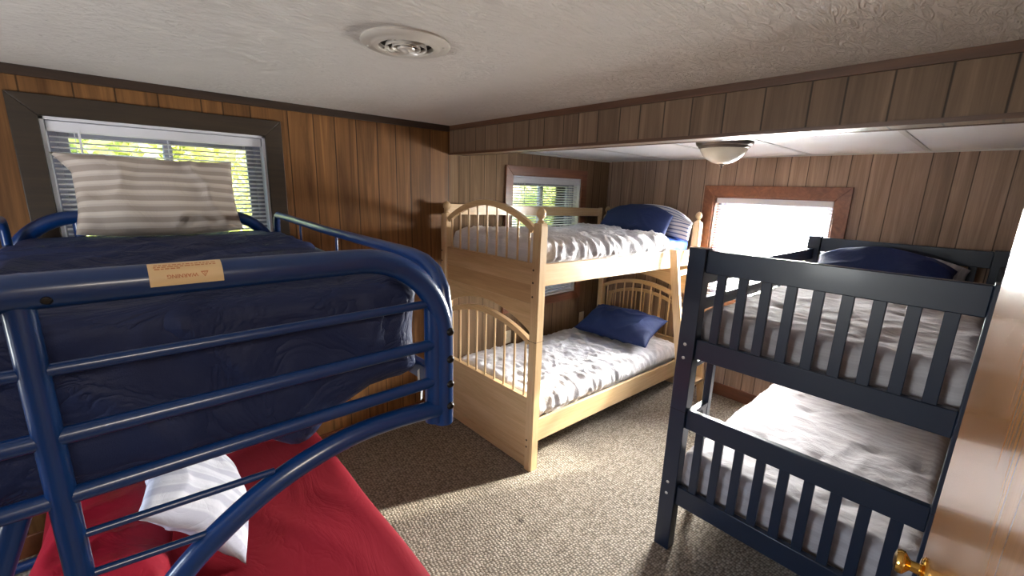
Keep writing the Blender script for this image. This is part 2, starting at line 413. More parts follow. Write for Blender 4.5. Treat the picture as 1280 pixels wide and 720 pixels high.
def wall(bm, axis, a0, a1, z0, z1, holes, p0, p1):
    """wall slab with rectangular holes. axis 'x': wall runs along X, thickness in Y p0..p1"""
    us = sorted({a0, a1, *[h[0] for h in holes], *[h[1] for h in holes]}); zs = sorted({z0, z1, *[h[2] for h in holes], *[h[3] for h in holes]})
    def solid(i, j):
        if i < 0 or j < 0 or i >= len(us) - 1 or j >= len(zs) - 1: return False
        u = (us[i] + us[i + 1]) / 2; z = (zs[j] + zs[j + 1]) / 2
        return not any(h[0] < u < h[1] and h[2] < z < h[3] for h in holes)
    cache = {}
    def V(u, p, z):
        k = (u, p, z)
        if k not in cache: cache[k] = bm.verts.new((u, p, z) if axis == 'x' else (p, u, z))
        return cache[k]
    for i in range(len(us) - 1):
        for j in range(len(zs) - 1):
            if not solid(i, j): continue
            u0, u1, w0, w1 = us[i], us[i + 1], zs[j], zs[j + 1]
            bm.faces.new((V(u0, p0, w0), V(u1, p0, w0), V(u1, p0, w1), V(u0, p0, w1)))
            bm.faces.new((V(u0, p1, w0), V(u1, p1, w0), V(u1, p1, w1), V(u0, p1, w1)))
            for (di, dj, e) in ((-1, 0, (u0, w0, u0, w1)), (1, 0, (u1, w0, u1, w1)), (0, -1, (u0, w0, u1, w0)), (0, 1, (u0, w1, u1, w1))):
                if not solid(i + di, j + dj):
                    bm.faces.new((V(e[0], p0, e[1]), V(e[2], p0, e[3]), V(e[2], p1, e[3]), V(e[0], p1, e[1])))
    return bm
def nz(p, s, off=0.0): return noise.noise(Vector((p[0] * s[0] + off, p[1] * s[1] + off * 1.7, p[2] * s[2] - off)))
def ridge(p, s, off=0.0, warp=0.0, ws=(3, 3, 3)):
    q = Vector(p)
    if warp: q = q + noise.noise_vector(Vector((p[0] * ws[0] + off, p[1] * ws[1], p[2] * ws[2]))) * warp
    v = 1 - abs(nz(q, s, off)) * 2.2
    return max(v, 0.0) ** 2
def soft_box(bm, x0, x1, y0, y1, z0, z1, r, step, disp, bottom=True, uvs=False):
    """rounded box made of fine grids, displaced along its own normal by disp(point, normal)"""
    c = Vector(((x0 + x1) / 2, (y0 + y1) / 2, (z0 + z1) / 2)); h = Vector(((x1 - x0) / 2, (y1 - y0) / 2, (z1 - z0) / 2))
    inner = Vector([max(hh - r, 0.001) for hh in h])
    def lin(k):
        L_ = 2 * h[k]; n = max(2, int(round(L_ / step))); return [-h[k] + L_ * i / n for i in range(n + 1)]
    cache = {}
    def V(q):
        key = (round(q[0], 5), round(q[1], 5), round(q[2], 5))
        if key in cache: return cache[key]
        i = Vector([max(-inner[k], min(inner[k], q[k])) for k in range(3)]); d = Vector(q) - i
        nrm = d.normalized() if d.length > 1e-6 else Vector((0, 0, 1))
        # rounded surface: push to radius
        rr = r
        p = c + i + nrm * rr
        p = p + disp(p, nrm)
        cache[key] = bm.verts.new(p); return cache[key]
    X, Y, Z = lin(0), lin(1), lin(2)
    def grid(A, B, f):
        for i in range(len(A) - 1):
            for j in range(len(B) - 1):
                vs = [V(f(A[i], B[j])), V(f(A[i + 1], B[j])), V(f(A[i + 1], B[j + 1])), V(f(A[i], B[j + 1]))]
                if len(set(vs)) == 4: bm.faces.new(vs)
    grid(X, Y, lambda a, b: (a, b, h.z))
    if bottom: grid(X, Y, lambda a, b: (a, b, -h.z))
    grid(X, Z, lambda a, b: (a, -h.y, b)); grid(X, Z, lambda a, b: (a, h.y, b))
    grid(Y, Z, lambda a, b: (-h.x, a, b)); grid(Y, Z, lambda a, b: (h.x, a, b))
    return bm
from mathutils.bvhtree import BVHTree
def bvh_of(objs):
    vs, ps = [], []
    for o in objs:
        b = len(vs); off = wl(o); vs += [v.co + off for v in o.data.vertices]; ps += [tuple(b + i for i in p.vertices) for p in o.data.polygons]
    return BVHTree.FromPolygons(vs, ps)
def rest(o, others, direction, step=.004, most=.16):
    """slide a soft thing along direction until it only touches what carries it"""
    T = bvh_of(others); d = Vector(direction).normalized(); moved = 0
    while moved < most and bvh_of([o]).overlap(T):
        o.location = o.location + d * step; WL[o.name] = WL[o.name] + d * step; moved += step
    print('rest', o.name, o['label'][:40], round(moved, 3))
    return o
def pillow(name, label, mat, center, rot, w, h, t, seed=0.0, pinch=0.07, wr=0.012, bend=0.0, flap=None, nu=56, nv=40, group=None, pw=0.55):
    bm = BM(); uv = bm.loops.layers.uv.new('UVMap')
    R = rot if isinstance(rot, Matrix) else Matrix.Rotation(rot[2], 3, 'Z') @ Matrix.Rotation(rot[1], 3, 'Y') @ Matrix.Rotation(rot[0], 3, 'X')
    C = Vector(center); G = {}
    for side in (1, -1):
        for i in range(nu + 1):
            for j in range(nv + 1):
                edge = i in (0, nu) or j in (0, nv)
                if edge and side == -1: G[(side, i, j)] = G[(1, i, j)]; continue
                u = 2 * i / nu - 1; v = 2 * j / nv - 1
                x = w / 2 * u * (1 - pinch * (1 - v * v)); y = h / 2 * v * (1 - pinch * 1.4 * (1 - u * u))
                th = t / 2 * (max(1 - abs(u) ** 2.6, 0) ** pw) * (max(1 - abs(v) ** 2.6, 0) ** pw)
                q = Vector((x, y, 0))
                fold = ridge((x, y, side), (5, 7, 1), seed, 0.12, (4, 4, 1)) * wr + nz((x, y, side), (9, 9, 2), seed) * wr * 0.5
                amt = min(1, th / (0.25 * t))
                z = side * (th + fold * amt) + bend * (u * u) + nz((x, y, 0), (3.5, 3.5, 1), seed + 5) * 0.02 + (nz((x, y, 3), (12, 12, 1), seed) * 0.012 if edge else 0)
                if flap: x, y, z = flap(u, v, x, y, z)
                G[(side, i, j)] = (bm.verts.new(C + R @ Vector((x, y, z))), i / nu, j / nv)
    for side in (1, -1):
        for i in range(nu):
            for j in range(nv):
                q = [G[(side, i, j)], G[(side, i + 1, j)], G[(side, i + 1, j + 1)], G[(side, i, j + 1)]]
                f = bm.faces.new([a[0] for a in q])
                for lp, a in zip(f.loops, q): lp[uv].uv = (a[1], a[2])
    o = finish(name, bm, mat, None, smooth=180)
    return tag(o, label, 'pillow', group)

# ------------------------------------------------------------------ room shell
XF, YL, YR, XB = 3.72, 2.677, -0.25, -1.6     # far wall, left wall, right wall, wall behind
BX = 1.812                                     # face of the beam
ZC, ZA = 2.117, 2.0
bm = BM(); box(bm, XB - .1, XF + .1, -1.9, YL + .1, -.1, 0); struct('floor', bm, 'carpet')
bm = BM(); box(bm, XB - .1, BX + .02, YR - .12, YL + .12, ZC, ZC + .1); struct('ceiling', bm, 'ceiling')
bm = BM(); box(bm, BX + .118, XF + .1, YR - .12, YL + .12, ZA, ZA + .09); struct('ceiling_alcove', bm, 'tile')
W1 = (-0.185, 0.635, 0.88, 1.935); W2 = (2.415, 3.285, 0.735, 1.81); W3 = (0.755, 1.595, 0.84, 1.695)
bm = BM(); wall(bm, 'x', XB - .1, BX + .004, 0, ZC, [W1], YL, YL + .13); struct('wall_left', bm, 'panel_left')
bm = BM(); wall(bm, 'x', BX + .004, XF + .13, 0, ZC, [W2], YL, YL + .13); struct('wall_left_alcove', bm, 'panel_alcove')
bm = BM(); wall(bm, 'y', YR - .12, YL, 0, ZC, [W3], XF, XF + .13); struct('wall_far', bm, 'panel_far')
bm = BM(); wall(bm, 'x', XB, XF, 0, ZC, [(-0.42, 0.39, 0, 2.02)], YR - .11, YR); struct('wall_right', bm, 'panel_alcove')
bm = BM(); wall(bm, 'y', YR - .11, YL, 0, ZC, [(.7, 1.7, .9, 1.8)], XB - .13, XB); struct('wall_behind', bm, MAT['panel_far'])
# hallway behind the doorway
bm = BM(); box(bm, -1.1, 1.1, -1.9, -1.8, 0, 2.4); struct('wall_hallway_back', bm, 'plaster_wall')
bm = BM(); box(bm, -1.2, -1.1, -1.9, YR - .11, 0, 2.4); struct('wall_hallway_left', bm, 'plaster_wall')
bm = BM(); box(bm, 1.1, 1.2, -1.9, YR - .11, 0, 2.4); struct('wall_hallway_right', bm, 'plaster_wall')
bm = BM(); box(bm, -1.2, 1.2, -1.9, YR - .11, 2.4, 2.5); struct('ceiling_hallway', bm, 'tile')
bm = BM(); box(bm, -1.2, 1.2, YR - .12, YR - .02, ZC + .02, 2.4); struct('wall_hallway_header', bm, 'plaster_wall')

# beam between the room and the alcove
bm = BM(); box(bm, BX, BX + .118, YR, YL, 1.930, ZC); struct('trim_1', bm, 'panel_beam')
bm = BM(); box(bm, BX - .014, BX, YR, YL, ZC - .030, ZC); struct('trim_2', bm, 'beam_trim')
bm = BM(); box(bm, BX - .008, BX + .004, YR, YL, 1.924, 1.938); struct('trim_3', bm, 'beam_trim')
bm = BM(); box(bm, BX + .004, BX + .108, YR, YL, 1.927, 1.930); struct('trim_13', bm, 'panel_soffit')
bm = BM(); box(bm, BX + .108, BX + .128, YR, YL, 1.925, 1.934); struct('trim_4', bm, 'beam_trim')
bm = BM(); box(bm, XB, BX - .014, YL - .018, YL, ZC - .038, ZC); struct('trim_5', bm, 'trim_dark')
# alcove ceiling bars and wall angle
for k, y in enumerate((0.34, 0.95, 1.40, 2.02)):
    bm = BM(); box(bm, BX + .13, XF, y - .012, y + .012, ZA - .004, ZA); struct('trim_%d' % (6 + k), bm, 'tbar')
bm = BM(); box(bm, BX + .13, XF, YL - .028, YL, ZA - .012, ZA); struct('trim_10', bm, 'tbar')
bm = BM(); box(bm, XF - .02, XF, YR, YL - .03, ZA - .008, ZA); struct('trim_11', bm, 'tbar')
# baseboards
bm = BM(); box(bm, XB, XF - .015, YL - .015, YL, 0, .105); struct('baseboard_left', bm, MAT['base_red'], bevel=.003)
bm = BM(); box(bm, XF - .015, XF, YR, YL, 0, .105); struct('baseboard_far', bm, 'base_red', bevel=.003)
bm = BM(); box(bm, .50, XF - .015, YR, YR + .013, 0, .105); struct('baseboard_right', bm, 'base_red', bevel=.003)
# doorway trim
bm = BM()
for x0, x1 in ((-.50, -.42), (.39, .47)): box(bm, x0, x1, YR, YR + .014, 0, 2.10)
box(bm, -.42, .39, YR, YR + .014, 2.02, 2.10); struct('trim_12', bm, 'casing_red', bevel=.003)

# ------------------------------------------------------------------ windows and blinds
def window(idx, axis, rect, plane, cas_mat, cw, slider, out=1):
    """axis 'x': window in a wall along X; plane = room face; recess goes to +Y / +X"""
    a0, a1, z0, z1 = rect
    def B(bm, u0, u1, d0, d1, w0, w1):
        if axis == 'x': box(bm, u0, u1, plane + d0, plane + d1, w0, w1)
        else: box(bm, plane + d0, plane + d1, u0, u1, w0, w1)
        return bm
    bm = BM()                                                   # vinyl frame
    f = .038
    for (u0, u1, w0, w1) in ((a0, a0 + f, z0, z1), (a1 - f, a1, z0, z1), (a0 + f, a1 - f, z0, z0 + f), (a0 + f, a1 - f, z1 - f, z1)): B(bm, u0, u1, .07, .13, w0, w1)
    root = struct('window_%d' % idx, bm, 'sash_shaded', bevel=.003)
    # sashes
    m = (a0 + a1) / 2; zm = (z0 + z1) / 2
    sash = []
    if slider: sash = [(a0 + f, m + .018, z0 + f, z1 - f, .080, .100), (m - .018, a1 - f, z0 + f, z1 - f, .102, .122)]
    else: sash = [(a0 + f, a1 - f, z0 + f, zm + .016, .080, .100), (a0 + f, a1 - f, zm - .016, z1 - f, .102, .122)]
    for (u0, u1, w0, w1, d0, d1) in sash:
        bm = BM(); s = .034
        for q in ((u0, u0 + s, w0, w1), (u1 - s, u1, w0, w1), (u0 + s, u1 - s, w0, w0 + s), (u0 + s, u1 - s, w1 - s, w1)): B(bm, q[0], q[1], d0, d1, q[2], q[3])
        so = finish('sash', bm, 'sash_shaded', root, bevel=.002)
        bm = BM(); B(bm, u0 + s - .004, u1 - s + .004, (d0 + d1) / 2 - .002, (d0 + d1) / 2 + .002, w0 + s - .004, w1 - s + .004)
        finish('glass_pane', bm, 'glass', so)
    # mitred casing on the room face
    O = (a0 - cw, a1 + cw, z0 - cw, z1 + cw)
    bm = BM()
    quads = [[(O[0], O[2]), (a0, z0), (a0, z1), (O[0], O[3])], [(a1, z0), (O[1], O[2]), (O[1], O[3]), (a1, z1)], [(O[0], O[3]), (a0, z1), (a1, z1), (O[1], O[3])], [(O[0], O[2]), (O[1], O[2]), (a1, z0), (a0, z0)]]
    for q in quads:
        if axis == 'x': prism(bm, q, 'y', plane - .018, plane)
        else: prism(bm, q, 'x', plane - .018, plane)
    finish('casing', bm, cas_mat, root, bevel=.003)
    # jamb lining
    bm = BM()
    for q in ((a0 - .001, a0 + .012, z0, z1), (a1 - .012, a1 + .001, z0, z1), (a0, a1, z1 - .012, z1 + .001), (a0, a1, z0 - .001, z0 + .014)): B(bm, q[0], q[1], -.002, .07, q[2], q[3])
    finish('jamb', bm, 'white_vinyl' if idx != 3 else 'casing_red', root)
    return root
window(1, 'x', W1, YL, 'casing_backlit', .082, True)
window(2, 'x', W2, YL, 'casing_red', .078, True)
window(3, 'y', W3, XF, 'casing_red', .085, False)

bm = BM()
for q in ((.7, .74, .9, 1.8), (1.66, 1.7, .9, 1.8), (.74, 1.66, .9, .94), (.74, 1.66, 1.76, 1.8)): box(bm, XB - .06, XB - .02, q[0], q[1], q[2], q[3])
w4 = struct('window_4', bm, 'white_vinyl', bevel=.003)  # unseen window, added together with its fill light
bm = BM()
for q in ((.62, .7, .82, 1.88), (1.7, 1.78, .82, 1.88), (.7, 1.7, .82, .9), (.7, 1.7, 1.8, 1.88)): box(bm, XB, XB + .018, q[0], q[1], q[2], q[3])
finish('casing', bm, 'casing_red', w4, bevel=.003)

def blind(axis, rect, plane, label, tilt, wand_at):
    a0, a1, z0, z1 = rect; a0 += .016; a1 -= .016; z1 -= .014; z0 += .018
    def P(u, d, z): return (u, plane + d, z) if axis == 'x' else (plane + d, u, z)
    def B(bm, u0, u1, d0, d1, w0, w1):
        if axis == 'x': return box(bm, u0, u1, plane + d0, plane + d1, w0, w1)
        return box(bm, plane + d0, plane + d1, u0, u1, w0, w1)
    root = thing('window_blind', label, 'blind', P((a0 + a1) / 2, .03, z0))
    finish('head_rail', B(BM(), a0, a1, .012, .052, z1 - .042, z1), 'white_vinyl', root, bevel=.003)
    bm = BM(); z = z1 - .062; hw = .0125
    while z > z0 + .03:
        sec = []
        for k in range(5):
            s = -1 + k / 2.0
            d = .032 + s * hw * cos(tilt); zz = z + s * hw * sin(tilt) + (1 - s * s) * .0022
            sec.append((d, zz))
        A = [[bm.verts.new(P(a0 + .002, d, zz)), bm.verts.new(P(a1 - .002, d, zz))] for d, zz in sec]
        Bv = [[bm.verts.new(P(a0 + .002, d, zz - .0008)), bm.verts.new(P(a1 - .002, d, zz - .0008))] for d, zz in sec]
        for k in range(4):
            bm.faces.new((A[k][0], A[k][1], A[k + 1][1], A[k + 1][0])); bm.faces.new((Bv[k][0], Bv[k][1], Bv[k + 1][1], Bv[k + 1][0]))
        for k in (0, 4): bm.faces.new((A[k][0], A[k][1], Bv[k][1], Bv[k][0]))
        z -= .0215
    finish('slats', bm, 'slat', root, smooth=60)
    finish('bottom_rail', B(BM(), a0, a1, .018, .046, z0, z0 + .016), 'white_vinyl', root, bevel=.003)
    n = 3
    for i in range(n):
        u = a0 + (a1 - a0) * (0.1 + .8 * i / (n - 1)); bm = BM()
        for d in (.0185, .0455): tube(bm, [P(u, d, z0 + .01), P(u, d, z1 - .03)], .0009, 6)
        finish('ladder_cord', bm, 'white_vinyl', root)
    bm = BM(); u = a0 + (a1 - a0) * wand_at; tube(bm, [P(u, .008, z1 - .03), P(u, .006, z1 - .05), P(u, .006, z1 - .52)], .004, 6)
    finish('tilt_wand', bm, 'white_vinyl', root, smooth=60)
    return root
blind('x', W1, YL, 'white slatted blind in the dark-framed window behind the blue metal bunk', radians(17), .12)
blind('x', W2, YL, 'white slatted blind in the tall window behind the blond wooden bunk', radians(17), .16)
blind('y', W3, XF, 'glaring white blind in the window beyond the navy wooden bunk', radians(20), .9)

# ------------------------------------------------------------------ door
hinge = Vector((.402, -.112)); edge = Vector((1.15, -.030)); dd = (edge - hinge).normalized(); dn = Vector((-dd.y, dd.x))
def DP(a, n, z): q = hinge + dd * a + dn * n; return (q.x, q.y, z)
def dbox(bm, a0, a1, n0, n1, z0, z1):
    co = [DP(a0, n0, z0), DP(a1, n0, z0), DP(a1, n1, z0), DP(a0, n1, z0), DP(a0, n0, z1), DP(a1, n0, z1), DP(a1, n1, z1), DP(a0, n1, z1)]
    v = [bm.verts.new(c) for c in co]
    for f in ((0, 1, 2, 3), (4, 5, 6, 7), (0, 1, 5, 4), (1, 2, 6, 5), (2, 3, 7, 6), (3, 0, 4, 7)): bm.faces.new([v[i] for i in f])
    return bm
DWD = (edge - hinge).length
droot = struct('door_1', dbox(BM(), 0, DWD, -.035, 0, .012, 2.01), 'door', bevel=.002)
e1 = Vector((dd.x, dd.y, 0)); e2 = Vector((0, 0, 1)); e3 = Vector((dn.x, dn.y, 0))
for sgn, base_n in ((1, 0.0), (-1, -.035)):
    prof = [(0, 0), (.032, 0), (.032, .004), (.026, .009), (.013, .012), (.012, .030), (.018, .036), (.026, .043), (.0275, .052), (.024, .060), (.012, .064), (0, .0645)]
    prof = [(r * .86, h * .72) for r, h in prof]
    bm = BM(); lathe(bm, prof, DP(DWD - .060, base_n, .990), (e1, e2, e3 * sgn), 28)
    finish('door_knob', bm, 'brass', droot, smooth=40)
bm = BM(); dbox(bm, DWD - .002, DWD + .001, -.029, -.006, .955, 1.025); finish('latch_plate', bm, 'brass', droot)
for z in (.25, 1.0, 1.78):
    bm = BM(); tube(bm, [DP(-.006, .004, z - .045), DP(-.006, .004, z + .045)], .007, 10); finish('hinge', bm, 'brass', droot, smooth=40)

# ------------------------------------------------------------------ ceiling fittings
t = thing('ceiling_vent', 'round white ceiling air vent with dark ring slots', 'vent', (.705, 1.27, ZC - .045))
V0 = (.705, 1.27, ZC)
bm = BM(); lathe(bm, [(.128, 0), (.131, -.006), (.122, -.013), (.105, -.012), (.098, -.016), (.088, -.020), (.080, -.017), (.078, -.004), (.078, 0)], V0, seg=48); finish('flange', bm, 'white_enamel', t, smooth=50)
bm = BM(); lathe(bm, [(0, -.003), (.079, -.003), (.079, 0), (0, 0)], V0, seg=40); finish('duct', bm, 'vent_dark', t)
for r0 in (.060, .041):
    bm = BM(); lathe(bm, [(r0 - .004, -.009), (r0 - .001, -.020), (r0 + .002, -.020), (r0 - .001, -.008), (r0 - .004, -.009)], V0, seg=40); finish('ring', bm, 'white_enamel', t, smooth=50)
bm = BM(); lathe(bm, [(0, -.028), (.010, -.028), (.014, -.024), (.024, -.022), (.026, -.018), (.012, -.008), (0, -.008)], V0, seg=28); finish('centre_cone', bm, 'white_enamel', t, smooth=40)
for k in range(4):
    a = k * pi / 2 + .5; bm = BM()
    tube(bm, [(V0[0] + cos(a) * .02, V0[1] + sin(a) * .02, ZC - .011), (V0[0] + cos(a) * .082, V0[1] + sin(a) * .082, ZC - .011)], .0035, 8); finish('spoke', bm, 'white_enamel', t, smooth=60)
for k in range(2):
    a = k * pi + 2.4; bm = BM(); lathe(bm, [(0, -.016), (.004, -.0155), (.005, -.011), (0, -.011)], (V0[0] + cos(a) * .113, V0[1] + sin(a) * .113, ZC), seg=12); finish('screw', bm, 'white_enamel', t, smooth=60)

LX, LY = 2.635, 1.115
t = thing('ceiling_light', 'unlit bowl ceiling light with pewter rim in the alcove', 'light', (LX, LY, ZA - .15))
bm = BM(); lathe(bm, [(0, 0), (.150, 0), (.153, -.006), (.148, -.020), (.138, -.026), (.136, -.034), (.128, -.040), (.120, -.036), (0, -.036)], (LX, LY, ZA), seg=48); finish('rim', bm, 'bronze', t, smooth=40)
bm = BM(); lathe(bm, [(.127, -.037), (.122, -.052), (.108, -.075), (.085, -.097), (.055, -.114), (.025, -.122), (0, -.124)], (LX, LY, ZA), seg=48); finish('glass_bowl', bm, 'bowl', t, smooth=60)
bm = BM(); lathe(bm, [(0, -.121), (.013, -.122), (.014, -.128), (.007, -.132), (.008, -.138), (.005, -.145), (0, -.148)], (LX, LY, ZA), seg=20); finish('finial', bm, 'bronze', t, smooth=50)

t = thing('smoke_alarm', 'white ceiling disc just showing at the top edge of the photo', 'alarm', (.214, 1.168, ZC - .035))
bm = BM(); lathe(bm, [(0, 0), (.066, 0), (.068, -.010), (.062, -.026), (.040, -.034), (0, -.035)], (.214, 1.168, ZC), seg=36); finish('housing', bm, 'white_vinyl', t, smooth=40)
bm = BM(); lathe(bm, [(0, -.034), (.012, -.034), (.011, -.038), (0, -.038)], (.231, 1.168, ZC), seg=16); finish('test_button', bm, 'white_enamel', t, smooth=40)

t = thing('hallway_added_lamp', 'plain flush lamp in the hallway behind the doorway', 'light', (0, -1.35, 2.34))  # lamp body added to go with the hallway fill light
bm = BM(); lathe(bm, [(0, 0), (.14, 0), (.14, -.02), (.10, -.05), (0, -.06)], (0, -1.35, 2.4), seg=32); finish('shade', bm, 'bowl', t, smooth=40)

for x, lab in ((2.414, 'ivory wall socket low under the left part of the tall window'), (3.432, 'ivory wall socket near the far corner by the blond headboard')):
    t = thing('wall_socket', lab, 'socket', (x, YL, .375))
    finish('cover_plate', box(BM(), x - .036, x + .036, YL - .006, YL, .375, .490), 'ivory', t, bevel=.003)
    for z in (.408, .457): finish('receptacle', box(BM(), x - .016, x + .016, YL - .009, YL - .005, z - .016, z + .016), 'ivory', t, bevel=.003)

# ------------------------------------------------------------------ blue metal bunk
t = thing('bunk_bed', 'glossy blue tubular metal bunk bed nearest the camera with curved end frame', 'bunk bed', (.15, 1.75, 0))
BL, BR, YF, YH, ZT = -.335, .605, .93, 2.57, 1.533
def end_frame(Y, nm):
    path = [(BL, Y, 1.06)] + [(x, Y, z) for x, z in arc(BL + .22, ZT - .22, .22, 180, 90, 12)] + [(x, Y, z) for x, z in arc(BR - .22, ZT - .22, .22, 90, 0, 14)] + [(BR, Y, 1.062)]
    bm = BM(); tube(bm, path, .028, 20); ar = finish(nm, bm, 'blue_metal', t, smooth=60)
    def rail(z, x0, x1, r, dz=0.0):
        bm = BM(); tube(bm, [(x0, Y, z), (x1, Y, z + dz)], r, 14); finish('cross_rail', bm, 'blue_metal', t, smooth=60)
    rail(1.408, BL + .06, BR - .04, .0105); rail(1.296, BL, BR, .0145); rail(1.190, BL, BR, .0145)
    # upright carrying down to the floor, curved brace from the open front corner
    bm = BM(); tube(bm, [(-.124, Y + .0, 1.53), (-.124, Y + .0, .0)], .0185, 16); finish('upright', bm, 'blue_metal', t, smooth=60)
    pts = smoothpts([(BR - .004, Y, 1.106), (.474, Y, 1.118), (.369, Y, 1.118), (.274, Y, 1.102), (.173, Y, 1.068), (.080, Y, 1.014), (.008, Y, .957), (-.055, Y, .88), (-.092, Y, .79), (-.118, Y, .62)], 6)
    bm = BM(); tube(bm, pts, .0235, 18); finish('curved_brace', bm, 'blue_metal', t, smooth=60)
    for z0, z1, x1 in ((1.112, 1.099, .180), (1.033, 1.016, .056)):
        bm = BM(); tube(bm, [(-.112, Y, z0), (x1, Y, z1)], .0072, 10); finish('rung', bm, 'blue_metal', t, smooth=60)
    bm = BM(); tube(bm, [(-.176, Y + .02, 1.176), (-.315, Y + .012, .80), (-.56, Y, .03)], .017, 14); finish('slanted_leg', bm, 'blue_metal', t, smooth=60)
    bm = BM(); tube(bm, [(-.60, Y, .024), (.50, Y, .024)], .022, 14); finish('foot_tube', bm, 'blue_metal', t, smooth=60)
    return ar
foot = end_frame(YF, 'foot_arch'); end_frame(YH, 'head_arch')
# post sleeve of the open corner with four bolts
for Y, s in ((YF, 1), (YH, -1)):
    bm = BM(); tube(bm, [(BR - .022, Y + s * .008, 1.40), (BR - .024, Y + s * .008, 1.07)], .025, 16); pst = finish('corner_post', bm, 'blue_metal', t, smooth=60)
    for z in (1.330, 1.253, 1.182, 1.118):
        bm = BM(); lathe(bm, [(0, -.009), (.006, -.0085), (.0105, -.004), (.011, 0), (0, 0)], (BR + .006, Y - s * .0265, z), (Vector((1, 0, 0)), Vector((0, 0, 1)), Vector((0, s, 0))), 16); finish('bolt', bm, 'bolt_black', t, smooth=40)
bm = BM(); lathe(bm, [(0, -.006), (.005, -.0055), (.0075, 0), (0, 0)], (-.092, YF - .024, 1.522), (Vector((1, 0, 0)), Vector((0, 0, 1)), Vector((0, 1, 0))), 12); finish('bolt', bm, 'bolt_black', t, smooth=40)
for X in (BL + .012, BR - .012):
    finish('side_rail', box(BM(), X - .012, X + .012, YF + .03, YH - .02, 1.165, 1.215), 'blue_metal', t, bevel=.004)
    finish('side_rail', box(BM(), X - .012, X + .012, YF + .03, YH - .02, .145, .19), 'blue_metal', t, bevel=.004)
# mattress support wires
for k in range(12):
    y = YF + .16 + k * .118
    finish('support_slat', box(BM(), BL + .125, BR - .125, y, y + .03, 1.168, 1.178), 'blue_metal', t)
    finish('support_slat', box(BM(), BL + .02, BR - .02, y, y + .03, .185, .198), 'blue_metal', t)
# guard rails
def guard(X, y0, y1, name='guard_rail', lead=True):
    bm = BM()
    top = [(X, y1, 1.40), (X, y1, 1.49)] + [(X, y1 - .045 + .045 * cos(a), 1.49 + .045 * sin(a)) for a in (0.5, 1.0, 1.4)]
    if lead: top += [(X, 1.80, 1.516), (X, 1.17, 1.510), (X, 1.11, 1.506), (X + .003, 1.05, 1.497), (X + .006, 1.0, 1.473), (X + .008, .968, 1.43), (X + .008, .956, 1.37), (X + .004, .952, 1.20)]
    else: top += [(X, 1.80, 1.53), (X, 1.0, 1.52)]
    tube(bm, top, [.016] * (len(top) - 7) + [.018, .020, .021, .021, .021, .021, .020] if lead else .0145, 16)
    g = finish(name, bm, 'blue_metal', t, smooth=60)
    bm = BM(); tube(bm, [(X, y1 - .004, 1.432), (X, 1.02, 1.405)], .0075, 10); finish('guard_wire', bm, 'blue_metal', t, smooth=60)
    for y in (2.14, 1.70, 1.30):
        bm = BM(); tube(bm, [(X, y, 1.21), (X, y, 1.51)], .005, 10); finish('guard_spindle', bm, 'blue_metal', t, smooth=60)
guard(.622, .97, 2.53); guard(BL + .012, .97, 2.50, lead=False)
# warning label wrapped over the foot arch, printed upside down
bm = BM(); R_ = .0287; n = 10
ring = [[bm.verts.new((x, YF - R_ * cos(a), ZT + R_ * sin(a))) for a in [radians(-14 + 92 * i / n) for i in range(n + 1)]] for x in (.026, .128)]
for i in range(n): bm.faces.new((ring[0][i], ring[1][i], ring[1][i + 1], ring[0][i + 1]))
lab = finish('warning_label', bm, 'label', t, smooth=180); lab['label'] = 'manila paper warning label with orange print'
def on_label(a_deg): a = radians(a_deg); return Vector((0, YF - (R_ + .0004) * cos(a), ZT + (R_ + .0004) * sin(a))), Vector((0, sin(a), cos(a)))
def ink_strip(bm, x0, x1, a0, a1):
    p0, _ = on_label(a0); p1, _ = on_label(a1)
    bm.faces.new([bm.verts.new(Vector((x, p.y, p.z))) for x, p in ((x0, p0), (x1, p0), (x1, p1), (x0, p1))])
bm = BM()
for a0, x0, x1 in ((62, .034, .122), (53, .033, .120), (45, .034, .070)):
    x = x0
    while x < x1 - .003:
        w = random.uniform(.003, .008); ink_strip(bm, x, min(x + w, x1), a0 - 2.2, a0 + 2.2); x += w + .0016
finish('label_print', bm, 'label_ink', lab)
# "WARNING" and a triangle
fc = bpy.data.curves.new('warning_text', 'FONT'); fc.body = 'WARNING'; fc.size = .0088; fc.align_x = 'CENTER'; fc.align_y = 'CENTER'; fc.offset = .0002
fo = bpy.data.objects.new('warning_text_source', fc); COL.objects.link(fo)
me = bpy.data.meshes.new_from_object(fo.evaluated_get(bpy.context.evaluated_depsgraph_get())); bpy.data.objects.remove(fo)
p, tg = on_label(17)
for v in me.vertices:
    x, y = -v.co.x, -v.co.y
    v.co = Vector((x + .070, p.y - .0008 + tg.y * y, p.z + tg.z * y))
bm = BM(); bm.from_mesh(me); bpy.data.meshes.remove(me)
finish('label_warning_word', bm, 'label_ink', lab)
bm = BM()
for s, col in ((1.0, 0), ):
    tri = [(-.0058, .0050), (.0058, .0050), (0, -.0052)]
    inn = [(x * .62, y * .55 + .0003) for x, y in tri]
    A = [bm.verts.new((.101 + x, p.y - .0006 + tg.y * y, p.z + tg.z * y)) for x, y in tri]; Bq = [bm.verts.new((.101 + x, p.y - .0006 + tg.y * y, p.z + tg.z * y)) for x, y in inn]
    for i in range(3): bm.faces.new((A[i], A[(i + 1) % 3], Bq[(i + 1) % 3], Bq[i]))
    bm.faces.new([bm.verts.new((.101 + x, p.y - .0006 + tg.y * y, p.z + tg.z * y)) for x, y in ((-.0006, .0022), (.0006, .0022), (.0004, -.0010), (-.0004, -.0010))])
finish('label_triangle', bm, 'label_ink', lab)

